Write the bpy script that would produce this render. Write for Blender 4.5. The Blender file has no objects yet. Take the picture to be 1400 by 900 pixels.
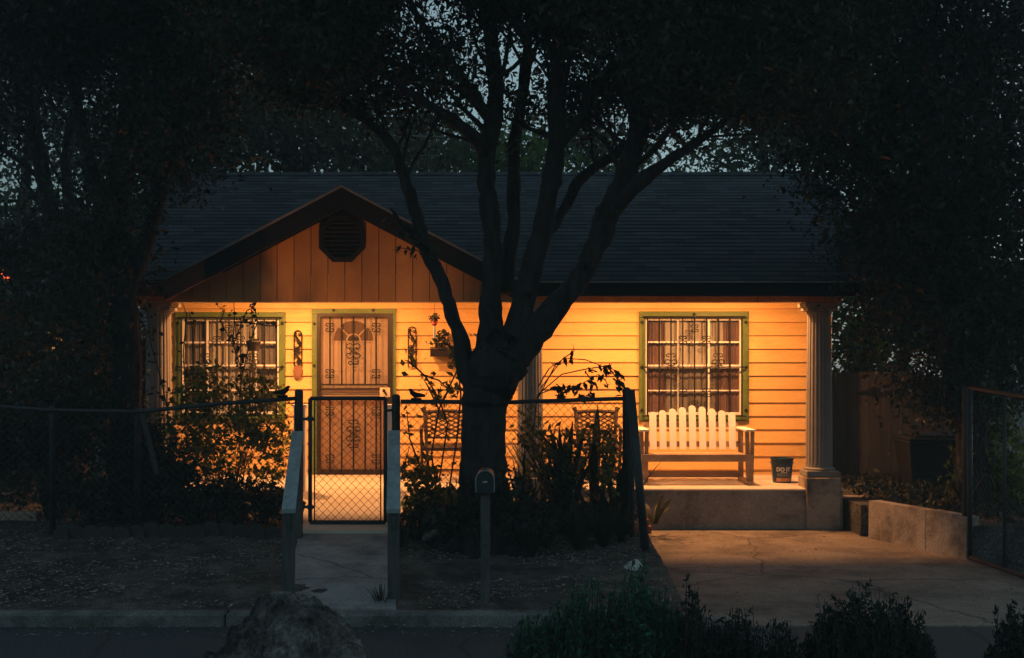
import bpy, math, random
import numpy as np
from mathutils import Vector
R = math.radians
rnd = random.Random(7)
scn = bpy.context.scene
col = scn.collection
F = 1664.0; HY = 496.0; EYE = 1.95            # focal length (photo px), horizon row, eye height

def P(px, py, Y):                              # photo pixel at real distance Y -> world point
    return Vector(((px - 700.0) / F * Y, Y, EYE - (py - HY) / F * Y))
def X(px, Y): return (px - 700.0) / F * Y
def Z(py, Y): return EYE - (py - HY) / F * Y

# ------------------------------------------------------------------ materials
def new_mat(name):
    m = bpy.data.materials.new(name); m.use_nodes = True
    nt = m.node_tree
    for n in list(nt.nodes): nt.nodes.remove(n)
    out = nt.nodes.new('ShaderNodeOutputMaterial')
    return m, nt, out
def mat(name, c1, c2=None, scale=6.0, rough=.7, bump=0.0, bscale=None, metal=0.0, spec=.3, stretch=(1, 1, 1), detail=6, dist=.012,
        stain=None, sscale=1.2, smin=.5, smax=.68, island=0.0, crack=0.0, speck=0.0):
    m, nt, out = new_mat(name)
    L = nt.links.new
    b = nt.nodes.new('ShaderNodeBsdfPrincipled')
    b.inputs['Roughness'].default_value = rough
    b.inputs['Metallic'].default_value = metal
    b.inputs['Specular IOR Level'].default_value = spec
    L(b.outputs[0], out.inputs[0])
    tc = nt.nodes.new('ShaderNodeTexCoord')
    mp = nt.nodes.new('ShaderNodeMapping'); mp.inputs['Scale'].default_value = stretch
    L(tc.outputs['Object'], mp.inputs[0])
    c2 = c2 or tuple(x * .75 for x in c1)
    n = nt.nodes.new('ShaderNodeTexNoise'); n.inputs['Scale'].default_value = scale; n.inputs['Detail'].default_value = detail
    n.inputs['Roughness'].default_value = .65
    L(mp.outputs[0], n.inputs['Vector'])
    r = nt.nodes.new('ShaderNodeValToRGB')
    r.color_ramp.elements[0].position = .33; r.color_ramp.elements[1].position = .67
    r.color_ramp.elements[0].color = (*c2, 1); r.color_ramp.elements[1].color = (*c1, 1)
    L(n.outputs['Fac'], r.inputs[0])
    colout = r.outputs[0]
    if stain:
        n3 = nt.nodes.new('ShaderNodeTexNoise'); n3.inputs['Scale'].default_value = sscale; n3.inputs['Detail'].default_value = 8
        n3.inputs['Roughness'].default_value = .7
        L(tc.outputs['Object'], n3.inputs['Vector'])
        mr = nt.nodes.new('ShaderNodeMapRange'); mr.inputs[1].default_value = smin; mr.inputs[2].default_value = smax
        L(n3.outputs['Fac'], mr.inputs[0])
        mx = nt.nodes.new('ShaderNodeMix'); mx.data_type = 'RGBA'
        L(mr.outputs[0], mx.inputs[0]); L(colout, mx.inputs[6]); mx.inputs[7].default_value = (*stain, 1)
        colout = mx.outputs[2]
    if speck:
        ns = nt.nodes.new('ShaderNodeTexNoise'); ns.inputs['Scale'].default_value = 75; ns.inputs['Detail'].default_value = 4
        L(tc.outputs['Object'], ns.inputs['Vector'])
        mr = nt.nodes.new('ShaderNodeMapRange'); mr.inputs[1].default_value = .35; mr.inputs[2].default_value = .65; mr.inputs[3].default_value = 1 - speck; mr.inputs[4].default_value = 1 + speck
        L(ns.outputs['Fac'], mr.inputs[0])
        hs = nt.nodes.new('ShaderNodeHueSaturation'); L(mr.outputs[0], hs.inputs['Value']); L(colout, hs.inputs['Color']); colout = hs.outputs[0]
    if island:
        gi = nt.nodes.new('ShaderNodeNewGeometry')
        mr = nt.nodes.new('ShaderNodeMapRange'); mr.inputs[3].default_value = 1 - island; mr.inputs[4].default_value = 1 + island * .5
        L(gi.outputs['Random Per Island'], mr.inputs[0])
        hs = nt.nodes.new('ShaderNodeHueSaturation'); L(mr.outputs[0], hs.inputs['Value']); L(colout, hs.inputs['Color']); colout = hs.outputs[0]
    if crack:
        nd = nt.nodes.new('ShaderNodeTexNoise'); nd.inputs['Scale'].default_value = 2.2; nd.inputs['Detail'].default_value = 6
        L(tc.outputs['Object'], nd.inputs['Vector'])
        ma = nt.nodes.new('ShaderNodeMix'); ma.data_type = 'VECTOR'; ma.inputs[0].default_value = .22
        L(tc.outputs['Object'], ma.inputs[4]); L(nd.outputs['Color'], ma.inputs[5])
        vo = nt.nodes.new('ShaderNodeTexVoronoi'); vo.feature = 'DISTANCE_TO_EDGE'; vo.inputs['Scale'].default_value = crack
        L(ma.outputs[1], vo.inputs['Vector'])
        mr = nt.nodes.new('ShaderNodeMapRange'); mr.inputs[1].default_value = .002; mr.inputs[2].default_value = .0055; mr.inputs[3].default_value = .55; mr.inputs[4].default_value = 0
        L(vo.outputs['Distance'], mr.inputs[0])
        mx = nt.nodes.new('ShaderNodeMix'); mx.data_type = 'RGBA'; L(mr.outputs[0], mx.inputs[0]); L(colout, mx.inputs[6]); mx.inputs[7].default_value = (.02, .018, .016, 1); colout = mx.outputs[2]
    L(colout, b.inputs['Base Color'])
    if bump:
        n2 = nt.nodes.new('ShaderNodeTexNoise'); n2.inputs['Scale'].default_value = bscale or scale * 5; n2.inputs['Detail'].default_value = 8
        L(mp.outputs[0], n2.inputs['Vector'])
        bp = nt.nodes.new('ShaderNodeBump'); bp.inputs['Strength'].default_value = bump; bp.inputs['Distance'].default_value = dist
        L(n2.outputs['Fac'], bp.inputs['Height']); L(bp.outputs[0], b.inputs['Normal'])
    return m
def leaf_mat(name, c1, c2, trans=.45, rough=.5):
    m, nt, out = new_mat(name); L = nt.links.new
    g = nt.nodes.new('ShaderNodeNewGeometry')
    r = nt.nodes.new('ShaderNodeValToRGB')
    r.color_ramp.elements[0].color = (*c1, 1); r.color_ramp.elements[1].color = (*c2, 1)
    L(g.outputs['Random Per Island'], r.inputs[0])
    b = nt.nodes.new('ShaderNodeBsdfPrincipled'); b.inputs['Roughness'].default_value = rough; b.inputs['Specular IOR Level'].default_value = .25
    t = nt.nodes.new('ShaderNodeBsdfTranslucent')
    L(r.outputs[0], b.inputs['Base Color'])
    hs = nt.nodes.new('ShaderNodeHueSaturation'); hs.inputs['Value'].default_value = 1.6; hs.inputs['Saturation'].default_value = 1.1
    L(r.outputs[0], hs.inputs['Color']); L(hs.outputs[0], t.inputs['Color'])
    mx = nt.nodes.new('ShaderNodeMixShader'); mx.inputs[0].default_value = trans
    L(b.outputs[0], mx.inputs[1]); L(t.outputs[0], mx.inputs[2]); L(mx.outputs[0], out.inputs[0])
    return m
def glass_mat():
    m, nt, out = new_mat('window_glass'); L = nt.links.new
    t = nt.nodes.new('ShaderNodeBsdfTransparent'); t.inputs[0].default_value = (.86, .88, .86, 1)
    g = nt.nodes.new('ShaderNodeBsdfGlossy'); g.inputs['Roughness'].default_value = .03
    f = nt.nodes.new('ShaderNodeValue'); f.outputs[0].default_value = .07
    mx = nt.nodes.new('ShaderNodeMixShader'); L(f.outputs[0], mx.inputs[0]); L(t.outputs[0], mx.inputs[1]); L(g.outputs[0], mx.inputs[2])
    L(mx.outputs[0], out.inputs[0]); return m
def screen_mat(name, c, fac):
    m, nt, out = new_mat(name); L = nt.links.new
    t = nt.nodes.new('ShaderNodeBsdfTransparent')
    b = nt.nodes.new('ShaderNodeBsdfDiffuse'); b.inputs[0].default_value = (*c, 1)
    mx = nt.nodes.new('ShaderNodeMixShader'); mx.inputs[0].default_value = fac
    L(t.outputs[0], mx.inputs[1]); L(b.outputs[0], mx.inputs[2]); L(mx.outputs[0], out.inputs[0]); return m
def emit_mat(name, c, s):
    m, nt, out = new_mat(name)
    e = nt.nodes.new('ShaderNodeEmission'); e.inputs[0].default_value = (*c, 1); e.inputs[1].default_value = s
    nt.links.new(e.outputs[0], out.inputs[0]); return m
def shingle_mat():
    m, nt, out = new_mat('roof_shingles'); L = nt.links.new
    b = nt.nodes.new('ShaderNodeBsdfPrincipled'); b.inputs['Roughness'].default_value = .85; b.inputs['Specular IOR Level'].default_value = .2
    tc = nt.nodes.new('ShaderNodeTexCoord')
    sp = nt.nodes.new('ShaderNodeSeparateXYZ'); L(tc.outputs['Object'], sp.inputs[0])
    cb = nt.nodes.new('ShaderNodeCombineXYZ'); L(sp.outputs['X'], cb.inputs[0]); ad = nt.nodes.new('ShaderNodeMath'); ad.operation = 'ADD'; ad.inputs[1].default_value = -2.878; L(sp.outputs['Z'], ad.inputs[0]); L(ad.outputs[0], cb.inputs[1])
    br = nt.nodes.new('ShaderNodeTexBrick'); br.inputs['Scale'].default_value = 1.0
    br.inputs['Brick Width'].default_value = .30; br.inputs['Row Height'].default_value = .0603; br.inputs['Mortar Size'].default_value = .002
    br.inputs['Color1'].default_value = (.022, .033, .044, 1); br.inputs['Color2'].default_value = (.062, .078, .095, 1); br.inputs['Mortar'].default_value = (.02, .026, .034, 1)
    L(cb.outputs[0], br.inputs['Vector'])
    n = nt.nodes.new('ShaderNodeTexNoise'); n.inputs['Scale'].default_value = 90; L(tc.outputs['Object'], n.inputs['Vector'])
    mx = nt.nodes.new('ShaderNodeMix'); mx.data_type = 'RGBA'; mx.blend_type = 'OVERLAY'; mx.inputs[0].default_value = .8
    L(br.outputs['Color'], mx.inputs[6]); L(n.outputs['Fac'], mx.inputs[7]); L(mx.outputs[2], b.inputs['Base Color'])
    bp = nt.nodes.new('ShaderNodeBump'); bp.inputs['Strength'].default_value = .5; bp.inputs['Distance'].default_value = .006
    L(n.outputs['Fac'], bp.inputs['Height']); L(bp.outputs[0], b.inputs['Normal'])
    L(b.outputs[0], out.inputs[0]); return m

M = {}
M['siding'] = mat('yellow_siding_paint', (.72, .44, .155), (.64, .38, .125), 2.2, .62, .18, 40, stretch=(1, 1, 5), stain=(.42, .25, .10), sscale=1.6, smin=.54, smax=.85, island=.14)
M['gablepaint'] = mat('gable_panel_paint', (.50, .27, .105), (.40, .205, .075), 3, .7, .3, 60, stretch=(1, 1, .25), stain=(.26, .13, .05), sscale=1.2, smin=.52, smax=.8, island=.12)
M['white'] = mat('white_paint', (.78, .75, .70), (.70, .66, .60), 5, .55, .1, 60, stain=(.50, .45, .38), sscale=5, smin=.60, smax=.8)
M['column'] = mat('grey_column_paint', (.24, .215, .19), (.19, .17, .15), 5, .6, .15, 50, stain=(.2, .18, .16), sscale=4, smin=.55, smax=.75)
M['greentrim'] = mat('green_trim_paint', (.105, .15, .035), (.075, .11, .025), 6, .5, .12, 50)
M['iron'] = mat('black_iron', (.007, .006, .0055), (.012, .009, .008), 12, .7, .15, 60, metal=.3)
M['bronze'] = mat('dark_brown_metal', (.026, .017, .013), (.018, .011, .009), 8, .45, .1, metal=.2)
M['fascia'] = mat('dark_brown_fascia', (.0055, .005, .005), (.0035, .0033, .0033), 5, .7, .2)
M['ventblack'] = mat('black_vent', (.006, .006, .006), (.004, .004, .004), 8, .8)
M['redfascia'] = mat('bare_reddish_board', (.17, .065, .035), (.11, .045, .026), 5, .75, .2)
M['drip'] = mat('metal_drip_edge', (.26, .26, .26), (.15, .15, .16), 4, .5, metal=.4)
M['shingle'] = shingle_mat()
M['concrete'] = mat('worn_concrete', (.40, .35, .29), (.30, .26, .21), 3.2, .88, .5, 45, stain=(.12, .10, .08), sscale=1.9, smin=.48, smax=.68, speck=.25)
M['porchfloor'] = mat('porch_concrete', (.62, .54, .44), (.52, .45, .36), 4, .75, .3, 50, stain=(.38, .31, .24), sscale=2.2, smin=.58, smax=.78)
M['plinth'] = mat('stained_porch_face', (.38, .30, .23), (.29, .225, .17), 3.5, .9, .5, 40, stain=(.09, .07, .055), sscale=2.4, smin=.50, smax=.70, speck=.2)
M['drive'] = mat('driveway_concrete', (.29, .245, .20), (.19, .16, .132), 2.4, .88, .9, 60, stain=(.085, .072, .06), sscale=.9, smin=.47, smax=.66, crack=.42, speck=.28)
M['walk'] = mat('ramp_concrete', (.34, .35, .35), (.23, .24, .24), 3.5, .9, .6, 55, stain=(.11, .115, .115), sscale=1.7, smin=.48, smax=.70, crack=.6, speck=.28)
M['kerb'] = mat('kerb_concrete', (.20, .205, .195), (.11, .115, .11), 7, .9, .8, 50, stain=(.045, .047, .044), sscale=2.2, smin=.45, smax=.64, speck=.3)
M['mossy'] = mat('dirty_concrete', (.06, .058, .05), (.03, .03, .026), 9, .95, .6, 40)
M['asphalt'] = mat('asphalt', (.075, .083, .092), (.035, .04, .047), 70, .85, 1.0, 160, stain=(.035, .04, .046), sscale=1.1, smin=.5, smax=.7, speck=.4, crack=.3)
M['soil'] = mat('dry_soil', (.15, .142, .13), (.045, .042, .037), 5, .95, 1.0, 30, dist=.06, stain=(.035, .032, .028), sscale=2.2, smin=.45, smax=.60, speck=.5)
M['bark'] = mat('tree_bark', (.036, .031, .029), (.008, .007, .0065), 14, .95, 1.0, 16, stretch=(1, 1, .28), dist=.04)
M['rock'] = mat('weathered_rock', (.24, .238, .225), (.045, .045, .043), 6, .9, 1.0, 14, dist=.04, stain=(.02, .02, .02), sscale=3.4, smin=.42, smax=.58, speck=.3, crack=2.2)
M['stone'] = mat('pale_stone', (.55, .54, .50), (.38, .37, .35), 9, .85, .5, 30)
M['galv'] = mat('galvanised_pipe', (.05, .054, .056), (.03, .033, .035), 8, .55, .1, metal=.4)
M['wire'] = mat('fence_wire', (.05, .05, .05), (.035, .035, .035), 8, .6, metal=.3)
M['handrail'] = mat('grey_painted_wood', (.34, .43, .45), (.20, .27, .29), 14, .8, .5, 40, stretch=(1, .25, 1), stain=(.12, .155, .17), sscale=9, smin=.55, smax=.72)
M['postwood'] = mat('grey_post_wood', (.10, .108, .108), (.04, .044, .044), 14, .85, .5, 40, stretch=(1, 1, .2))
M['rawwood'] = mat('weathered_timber', (.46, .31, .18), (.27, .175, .10), 9, .75, .4, 40, stretch=(.3, 1, 1))
M['fencewood'] = mat('brown_fence_board', (.062, .052, .043), (.035, .029, .024), 8, .85, .5, 36, stretch=(1, 1, .15))
M['bucket'] = mat('blue_plastic', (.012, .05, .09), (.01, .04, .075), 3, .35, spec=.5)
M['paper'] = mat('orange_label', (.55, .25, .09), (.35, .14, .05), 12, .6)
M['letter'] = mat('pale_lettering', (.75, .74, .70), (.65, .64, .60), 20, .6)
M['dimletter'] = mat('dim_numeral_paint', (.13, .135, .135), (.07, .07, .07), 40, .8)
M['fadedletter'] = mat('faded_numeral_paint', (.30, .30, .29), (.14, .14, .135), 40, .8)
M['mailbox'] = mat('dark_mailbox_metal', (.03, .045, .048), (.02, .032, .035), 8, .45, .1, metal=.3)
M['rim'] = mat('pale_metal_rim', (.34, .36, .36), (.25, .27, .27), 8, .5, metal=.4)
M['rattan'] = mat('dark_rattan', (.055, .033, .02), (.03, .019, .012), 20, .6, .2)
M['curtain'] = mat('pale_curtain', (.46, .41, .37), (.36, .32, .285), 5, .9)
M['browncurtain'] = mat('brown_curtain', (.25, .21, .185), (.16, .135, .12), 4, .9)
M['redcurtain'] = mat('dull_red_curtain', (.22, .125, .11), (.14, .08, .07), 5, .9)
M['door'] = mat('cream_door', (.60, .48, .36), (.52, .41, .30), 3, .6, .1)
M['darkroom'] = mat('dark_interior', (.05, .042, .036), (.04, .034, .03), 3, .9)
M['glass'] = glass_mat()
M['screen'] = screen_mat('door_screen', (.22, .10, .045), .52)
M['topscreen'] = screen_mat('door_screen_upper', (.17, .10, .065), .42)
M['clay'] = mat('fired_clay', (.22, .10, .06), (.15, .07, .042), 9, .8)
M['pot'] = mat('dark_pot', (.05, .035, .028), (.03, .022, .018), 6, .7)
M['red'] = mat('red_petal', (.35, .02, .02), (.22, .012, .015), 9, .5)
M['bin'] = mat('dark_bin_plastic', (.009, .011, .012), (.006, .008, .009), 4, .5)
M['brick'] = mat('red_brick', (.30, .12, .07), (.22, .085, .05), 9, .9, .3)
M['neighbour'] = mat('grey_house_paint', (.20, .20, .19), (.15, .15, .145), 3, .8)
M['ceiling'] = mat('ceiling_paint', (.66, .58, .44), (.6, .52, .4), 3, .8)
M['lampglow'] = emit_mat('lamp_glow', (1, .62, .30), 25)
M['redglow'] = emit_mat('red_lamp_glow', (1, .10, .04), 3.2)
M['windowglow'] = emit_mat('lit_window_glow', (1, .45, .12), .9)
M['leaf_oak'] = leaf_mat('oak_leaf', (.014, .019, .011), (.034, .042, .022), .3)
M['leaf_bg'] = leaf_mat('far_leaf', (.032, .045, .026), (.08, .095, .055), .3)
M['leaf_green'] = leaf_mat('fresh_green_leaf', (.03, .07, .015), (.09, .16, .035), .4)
M['leaf_dark'] = leaf_mat('dark_leaf', (.012, .016, .011), (.026, .033, .018), .2)
M['leaf_rose'] = leaf_mat('bush_leaf', (.02, .032, .009), (.17, .20, .035), .45)
M['leaf_shrub'] = leaf_mat('teal_shrub_leaf', (.006, .03, .02), (.02, .13, .07), .25)
M['leaf_shrub_dark'] = leaf_mat('dark_shrub_leaf', (.006, .013, .011), (.014, .028, .022), .25)
M['blade'] = leaf_mat('strap_leaf', (.012, .017, .009), (.032, .04, .02), .3)
M['litter'] = leaf_mat('dry_fallen_leaf', (.05, .046, .04), (.36, .345, .32), .1, .8)
M['twig'] = mat('thin_stem', (.05, .038, .028), (.03, .023, .018), 12, .9)

# ------------------------------------------------------------------ object helpers
ORG = {}
def tag(o, label=None, cat=None, group=None, kind=None):
    if label: o['label'] = label
    if cat: o['category'] = cat
    if group: o['group'] = group
    if kind: o['kind'] = kind
    return o
def thing(name, label, cat, loc=(0, 0, 0), group=None):
    o = bpy.data.objects.new(name, None); col.objects.link(o)
    o.location = loc; o.empty_display_size = .2; ORG[o] = Vector(loc)
    return tag(o, label, cat, group)
def link(name, me, m, parent=None):
    o = bpy.data.objects.new(name, me); col.objects.link(o)
    if m: me.materials.append(m)
    if parent is not None: o.parent = parent; ORG[o] = ORG[parent]
    else: ORG[o] = Vector((0, 0, 0))
    return o
class MB:
    def __init__(s): s.v = []; s.f = []
    def quad(s, a, b, c, d):
        n = len(s.v); s.v += [tuple(a), tuple(b), tuple(c), tuple(d)]; s.f.append((n, n + 1, n + 2, n + 3)); return s
    def poly(s, pts):
        n = len(s.v); s.v += [tuple(p) for p in pts]; s.f.append(tuple(range(n, n + len(pts)))); return s
    def hexa(s, c):
        n = len(s.v); s.v += [tuple(p) for p in c]
        for q in ((0, 3, 2, 1), (4, 5, 6, 7), (0, 1, 5, 4), (1, 2, 6, 5), (2, 3, 7, 6), (3, 0, 4, 7)): s.f.append(tuple(n + i for i in q))
        return s
    def box(s, x0, x1, y0, y1, z0, z1, bev=0.0):
        if not bev:
            return s.hexa([(x0, y0, z0), (x1, y0, z0), (x1, y1, z0), (x0, y1, z0), (x0, y0, z1), (x1, y0, z1), (x1, y1, z1), (x0, y1, z1)])
        b = bev; rings = []
        for z, ins in ((z0, b), (z0 + b, 0), (z1 - b, 0), (z1, b)):
            a0, a1, c0, c1 = x0 + ins, x1 - ins, y0 + ins, y1 - ins
            k = b if ins == 0 else b * .5
            rings.append([(a0 + k, c0, z), (a1 - k, c0, z), (a1, c0 + k, z), (a1, c1 - k, z), (a1 - k, c1, z), (a0 + k, c1, z), (a0, c1 - k, z), (a0, c0 + k, z)])
        n = len(s.v)
        for r in rings: s.v += r
        for i in range(3):
            for j in range(8):
                s.f.append((n + i * 8 + j, n + i * 8 + (j + 1) % 8, n + (i + 1) * 8 + (j + 1) % 8, n + (i + 1) * 8 + j))
        s.f.append(tuple(n + j for j in range(7, -1, -1))); s.f.append(tuple(n + 24 + j for j in range(8)))
        return s
    def bar(s, a, b, w, h, up=(0, 0, 1)):          # rectangular bar from a to b
        a = Vector(a); b = Vector(b); d = (b - a).normalized(); u = Vector(up)
        sd = d.cross(u)
        if sd.length < 1e-4: sd = d.cross(Vector((0, 1, 0)))
        sd.normalize(); u = sd.cross(d)
        sd = sd * w / 2; u = u * h / 2
        return s.hexa([a - sd - u, a + sd - u, b + sd - u, b - sd - u, a - sd + u, a + sd + u, b + sd + u, b - sd + u])
    def tube(s, pts, r, n=8, cap=True):
        pts = [Vector(p) for p in pts]
        rs = r if isinstance(r, (list, tuple)) else [r] * len(pts)
        base = len(s.v); ref = None
        for i, p in enumerate(pts):
            d = (pts[min(i + 1, len(pts) - 1)] - pts[max(i - 1, 0)])
            if d.length < 1e-9: d = Vector((0, 0, 1))
            d.normalize()
            if ref is None:
                ref = Vector((0, 0, 1)) if abs(d.z) < .9 else Vector((1, 0, 0))
            a = d.cross(ref); a.normalize(); b = a.cross(d); ref = b
            for k in range(n):
                t = 2 * math.pi * k / n
                s.v.append(tuple(p + (a * math.cos(t) + b * math.sin(t)) * rs[i]))
        for i in range(len(pts) - 1):
            for k in range(n):
                s.f.append((base + i * n + k, base + i * n + (k + 1) % n, base + (i + 1) * n + (k + 1) % n, base + (i + 1) * n + k))
        if cap:
            s.f.append(tuple(base + k for k in range(n - 1, -1, -1))); s.f.append(tuple(base + (len(pts) - 1) * n + k for k in range(n)))
        return s
    def lathe(s, prof, cx, cy, n=24, flute=0.0, fl=(0, 0)):   # prof: (r, z)
        base = len(s.v)
        for i, (r, z) in enumerate(prof):
            for k in range(n):
                t = 2 * math.pi * k / n
                rr = r * (1 - flute * (k % 3 == 0)) if fl[0] <= i <= fl[1] else r
                s.v.append((cx + rr * math.cos(t), cy + rr * math.sin(t), z))
        for i in range(len(prof) - 1):
            for k in range(n):
                s.f.append((base + i * n + k, base + i * n + (k + 1) % n, base + (i + 1) * n + (k + 1) % n, base + (i + 1) * n + k))
        s.f.append(tuple(base + k for k in range(n - 1, -1, -1))); s.f.append(tuple(base + (len(prof) - 1) * n + k for k in range(n)))
        return s
    def prism(s, poly, y0, y1):                     # poly of (x, z), extruded along y
        n = len(s.v); k = len(poly)
        s.v += [(x, y0, z) for x, z in poly] + [(x, y1, z) for x, z in poly]
        s.f.append(tuple(n + i for i in range(k))); s.f.append(tuple(n + k + i for i in range(k - 1, -1, -1)))
        for i in range(k): s.f.append((n + i, n + k + i, n + k + (i + 1) % k, n + (i + 1) % k))
        return s
    def build(s, name, m, parent=None, smooth=False):
        o = ORG[parent] if parent is not None else Vector((0, 0, 0))
        me = bpy.data.meshes.new(name)
        me.from_pydata([(a - o.x, b - o.y, c - o.z) for a, b, c in s.v], [], s.f)
        import bmesh
        bm = bmesh.new(); bm.from_mesh(me); bmesh.ops.recalc_face_normals(bm, faces=bm.faces[:]); bm.to_mesh(me); bm.free()
        if smooth: me.polygons.foreach_set('use_smooth', [True] * len(me.polygons))
        me.update()
        return link(name, me, m, parent)
def copy_tree(o, parent=None):
    c = o.copy(); col.objects.link(c); c.parent = parent
    for ch in [k for k in bpy.data.objects if k.parent == o]: copy_tree(ch, c)
    return c
def text_mesh(name, body, size, m, parent, center, depth=.001, face=-1, space=1.0, bold=0.0):
    cu = bpy.data.curves.new(name, 'FONT'); cu.body = body; cu.size = size; cu.align_x = 'CENTER'; cu.align_y = 'CENTER'; cu.extrude = depth; cu.space_character = space; cu.offset = bold
    t = bpy.data.objects.new(name, cu); col.objects.link(t)
    dg = bpy.context.evaluated_depsgraph_get(); dg.update()
    me = bpy.data.meshes.new_from_object(t.evaluated_get(dg))
    bpy.data.objects.remove(t); bpy.data.curves.remove(cu)
    o = ORG[parent] if parent is not None else Vector((0, 0, 0))
    for v in me.vertices:
        x, y, z = v.co; v.co = Vector((center[0] + x - o.x, center[1] - z - o.y, center[2] + y - o.z))
    me.materials.clear()
    return link(name, me, m, parent)

rng = np.random.default_rng(11)
def unit(a): return a / np.maximum(np.linalg.norm(a, axis=1, keepdims=True), 1e-9)
def leaf_cloud(name, c, L, W, m, parent=None, bias=None, jit=1.0, lv=.35):
    """one mesh of folded, leaf-shaped quads centred on c"""
    c = np.asarray(c, float); n = len(c)
    if n == 0: c = np.zeros((1, 3)); n = 1
    o = ORG[parent] if parent is not None else Vector((0, 0, 0))
    c = c - np.array(o)
    d = rng.normal(size=(n, 3)) * jit
    if bias is not None: d = d + np.asarray(bias)
    d = unit(d)
    sd = unit(np.cross(d, rng.normal(size=(n, 3)))); nm = np.cross(d, sd)
    s = (1 + lv * rng.normal(size=(n, 1))).clip(.4, 1.9)
    l = L * s * .5; w = W * s * .5
    v = np.empty((n, 4, 3))
    v[:, 0] = c - d * l; v[:, 1] = c + sd * w + nm * w * .35 - d * l * .15; v[:, 2] = c + d * l; v[:, 3] = c - sd * w + nm * w * .35 - d * l * .15
    me = bpy.data.meshes.new(name)
    me.vertices.add(n * 4); me.vertices.foreach_set('co', v.reshape(-1).astype(np.float32))
    me.loops.add(n * 4); me.loops.foreach_set('vertex_index', np.arange(n * 4, dtype=np.int32))
    me.polygons.add(n); me.polygons.foreach_set('loop_start', np.arange(0, n * 4, 4, dtype=np.int32))
    me.polygons.foreach_set('loop_total', np.full(n, 4, dtype=np.int32))
    me.update(calc_edges=True); me.validate()
    return link(name, me, m, parent)
def clumps(centers, radii, n_each, flat=.8):
    out = []
    for c, r in zip(centers, radii):
        k = max(3, int(n_each * (r ** 2)))
        p = rng.normal(size=(k, 3)) * np.array([.5, .5, .5 * flat]) * r
        out.append(p + np.asarray(c))
    return np.concatenate(out)
def ellipsoid_pts(c, rad, n, shell=.35):
    p = unit(rng.normal(size=(n, 3))) * (rng.random((n, 1)) ** shell)
    return np.asarray(c) + p * np.asarray(rad)

# ------------------------------------------------------------------ world, sun, camera
w = bpy.data.worlds.new('World'); scn.world = w; w.use_nodes = True
nt = w.node_tree; bg = nt.nodes['Background']
sky = nt.nodes.new('ShaderNodeTexSky'); sky.sky_type = 'NISHITA'; sky.sun_disc = False
sky.sun_elevation = R(1.5); sky.sun_rotation = R(52); sky.ozone_density = 3.0; sky.dust_density = 1.0; sky.air_density = 1.0
hsv = nt.nodes.new('ShaderNodeHueSaturation'); hsv.inputs['Saturation'].default_value = .32
tint = nt.nodes.new('ShaderNodeMix'); tint.data_type = 'RGBA'; tint.blend_type = 'MULTIPLY'; tint.inputs[0].default_value = 1
tint.inputs[7].default_value = (.68, .90, .90, 1)
nt.links.new(sky.outputs[0], hsv.inputs['Color']); nt.links.new(hsv.outputs[0], tint.inputs[6]); nt.links.new(tint.outputs[2], bg.inputs[0])
bg.inputs[1].default_value = .45
sl = bpy.data.lights.new('dusk_sun', 'SUN'); sl.energy = .012; sl.angle = R(25); sl.color = (.75, .9, 1)
so = bpy.data.objects.new('dusk_sun', sl); col.objects.link(so); so.rotation_euler = (R(55), 0, R(30))
cam = bpy.data.cameras.new('camera'); co = bpy.data.objects.new('camera', cam); col.objects.link(co)
co.location = (0, 0, EYE); co.rotation_euler = (R(90), 0, 0)
cam.sensor_width = 36; cam.lens = 36 * F / 1400; cam.shift_y = (HY - 450) / 1400.0; cam.clip_end = 2000; cam.clip_start = .05
scn.camera = co
vs = scn.view_settings; vs.view_transform = 'Standard'; vs.look = 'None'; vs.exposure = 0; vs.gamma = 1
cy = scn.cycles
cy.max_bounces = 8; cy.diffuse_bounces = 4; cy.transparent_max_bounces = 16; cy.glossy_bounces = 3
cy.use_denoising = True; cy.denoising_input_passes = 'RGB_ALBEDO_NORMAL'
try: cy.denoiser = 'OPENIMAGEDENOISE'
except Exception: pass
cy.sample_clamp_indirect = 4; cy.caustics_reflective = False; cy.caustics_refractive = False

# ------------------------------------------------------------------ setting: ground, road, driveway
def struct(name, mb, m, smooth=False):
    o = mb.build(name, m, None, smooth); o['kind'] = 'structure'; return o
struct('ground', MB().quad((-94, -11.5, -.03), (94, -11.5, -.03), (94, 109, -.03), (-94, 109, -.03)), M['soil'])
struct('road', MB().quad((-80, 6.0, 0), (80, 6.0, 0), (80, 8.985, 0), (-80, 8.985, 0)), M['asphalt'])
def grid(name, m, x0, x1, y0, y1, nx, ny, zf, kind='structure'):
    xs = np.linspace(x0, x1, nx + 1); ys = np.linspace(y0, y1, ny + 1)
    v = [(x, y, zf(x, y)) for y in ys for x in xs]
    f = [(j * (nx + 1) + i, j * (nx + 1) + i + 1, (j + 1) * (nx + 1) + i + 1, (j + 1) * (nx + 1) + i) for j in range(ny) for i in range(nx)]
    me = bpy.data.meshes.new(name); me.from_pydata(v, [], f); me.polygons.foreach_set('use_smooth', [True] * len(f))
    o = link(name, me, m); o['kind'] = kind; return o
from mathutils import noise as mn
def yardz(x, y):
    t = min(1, max(0, (y - 9.12) / 5.0))
    b = mn.noise(Vector((x * 1.3, y * 1.3, 0))) * .03 + mn.noise(Vector((x * 5, y * 5, 3))) * .016 + mn.noise(Vector((x * 14, y * 14, 5))) * .008
    e = min(1, max(0, (y - 9.12) / .5))
    return .085 + .30 * t ** .8 + b * (.25 + .75 * e)
grid('front_yard', M['soil'], -9, 1.32, 9.125, 14.4, 260, 132, yardz)
grid('left_yard', M['soil'], -60, -9, 9.125, 14.4, 60, 10, lambda x, y: yardz(x, y))
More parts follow.
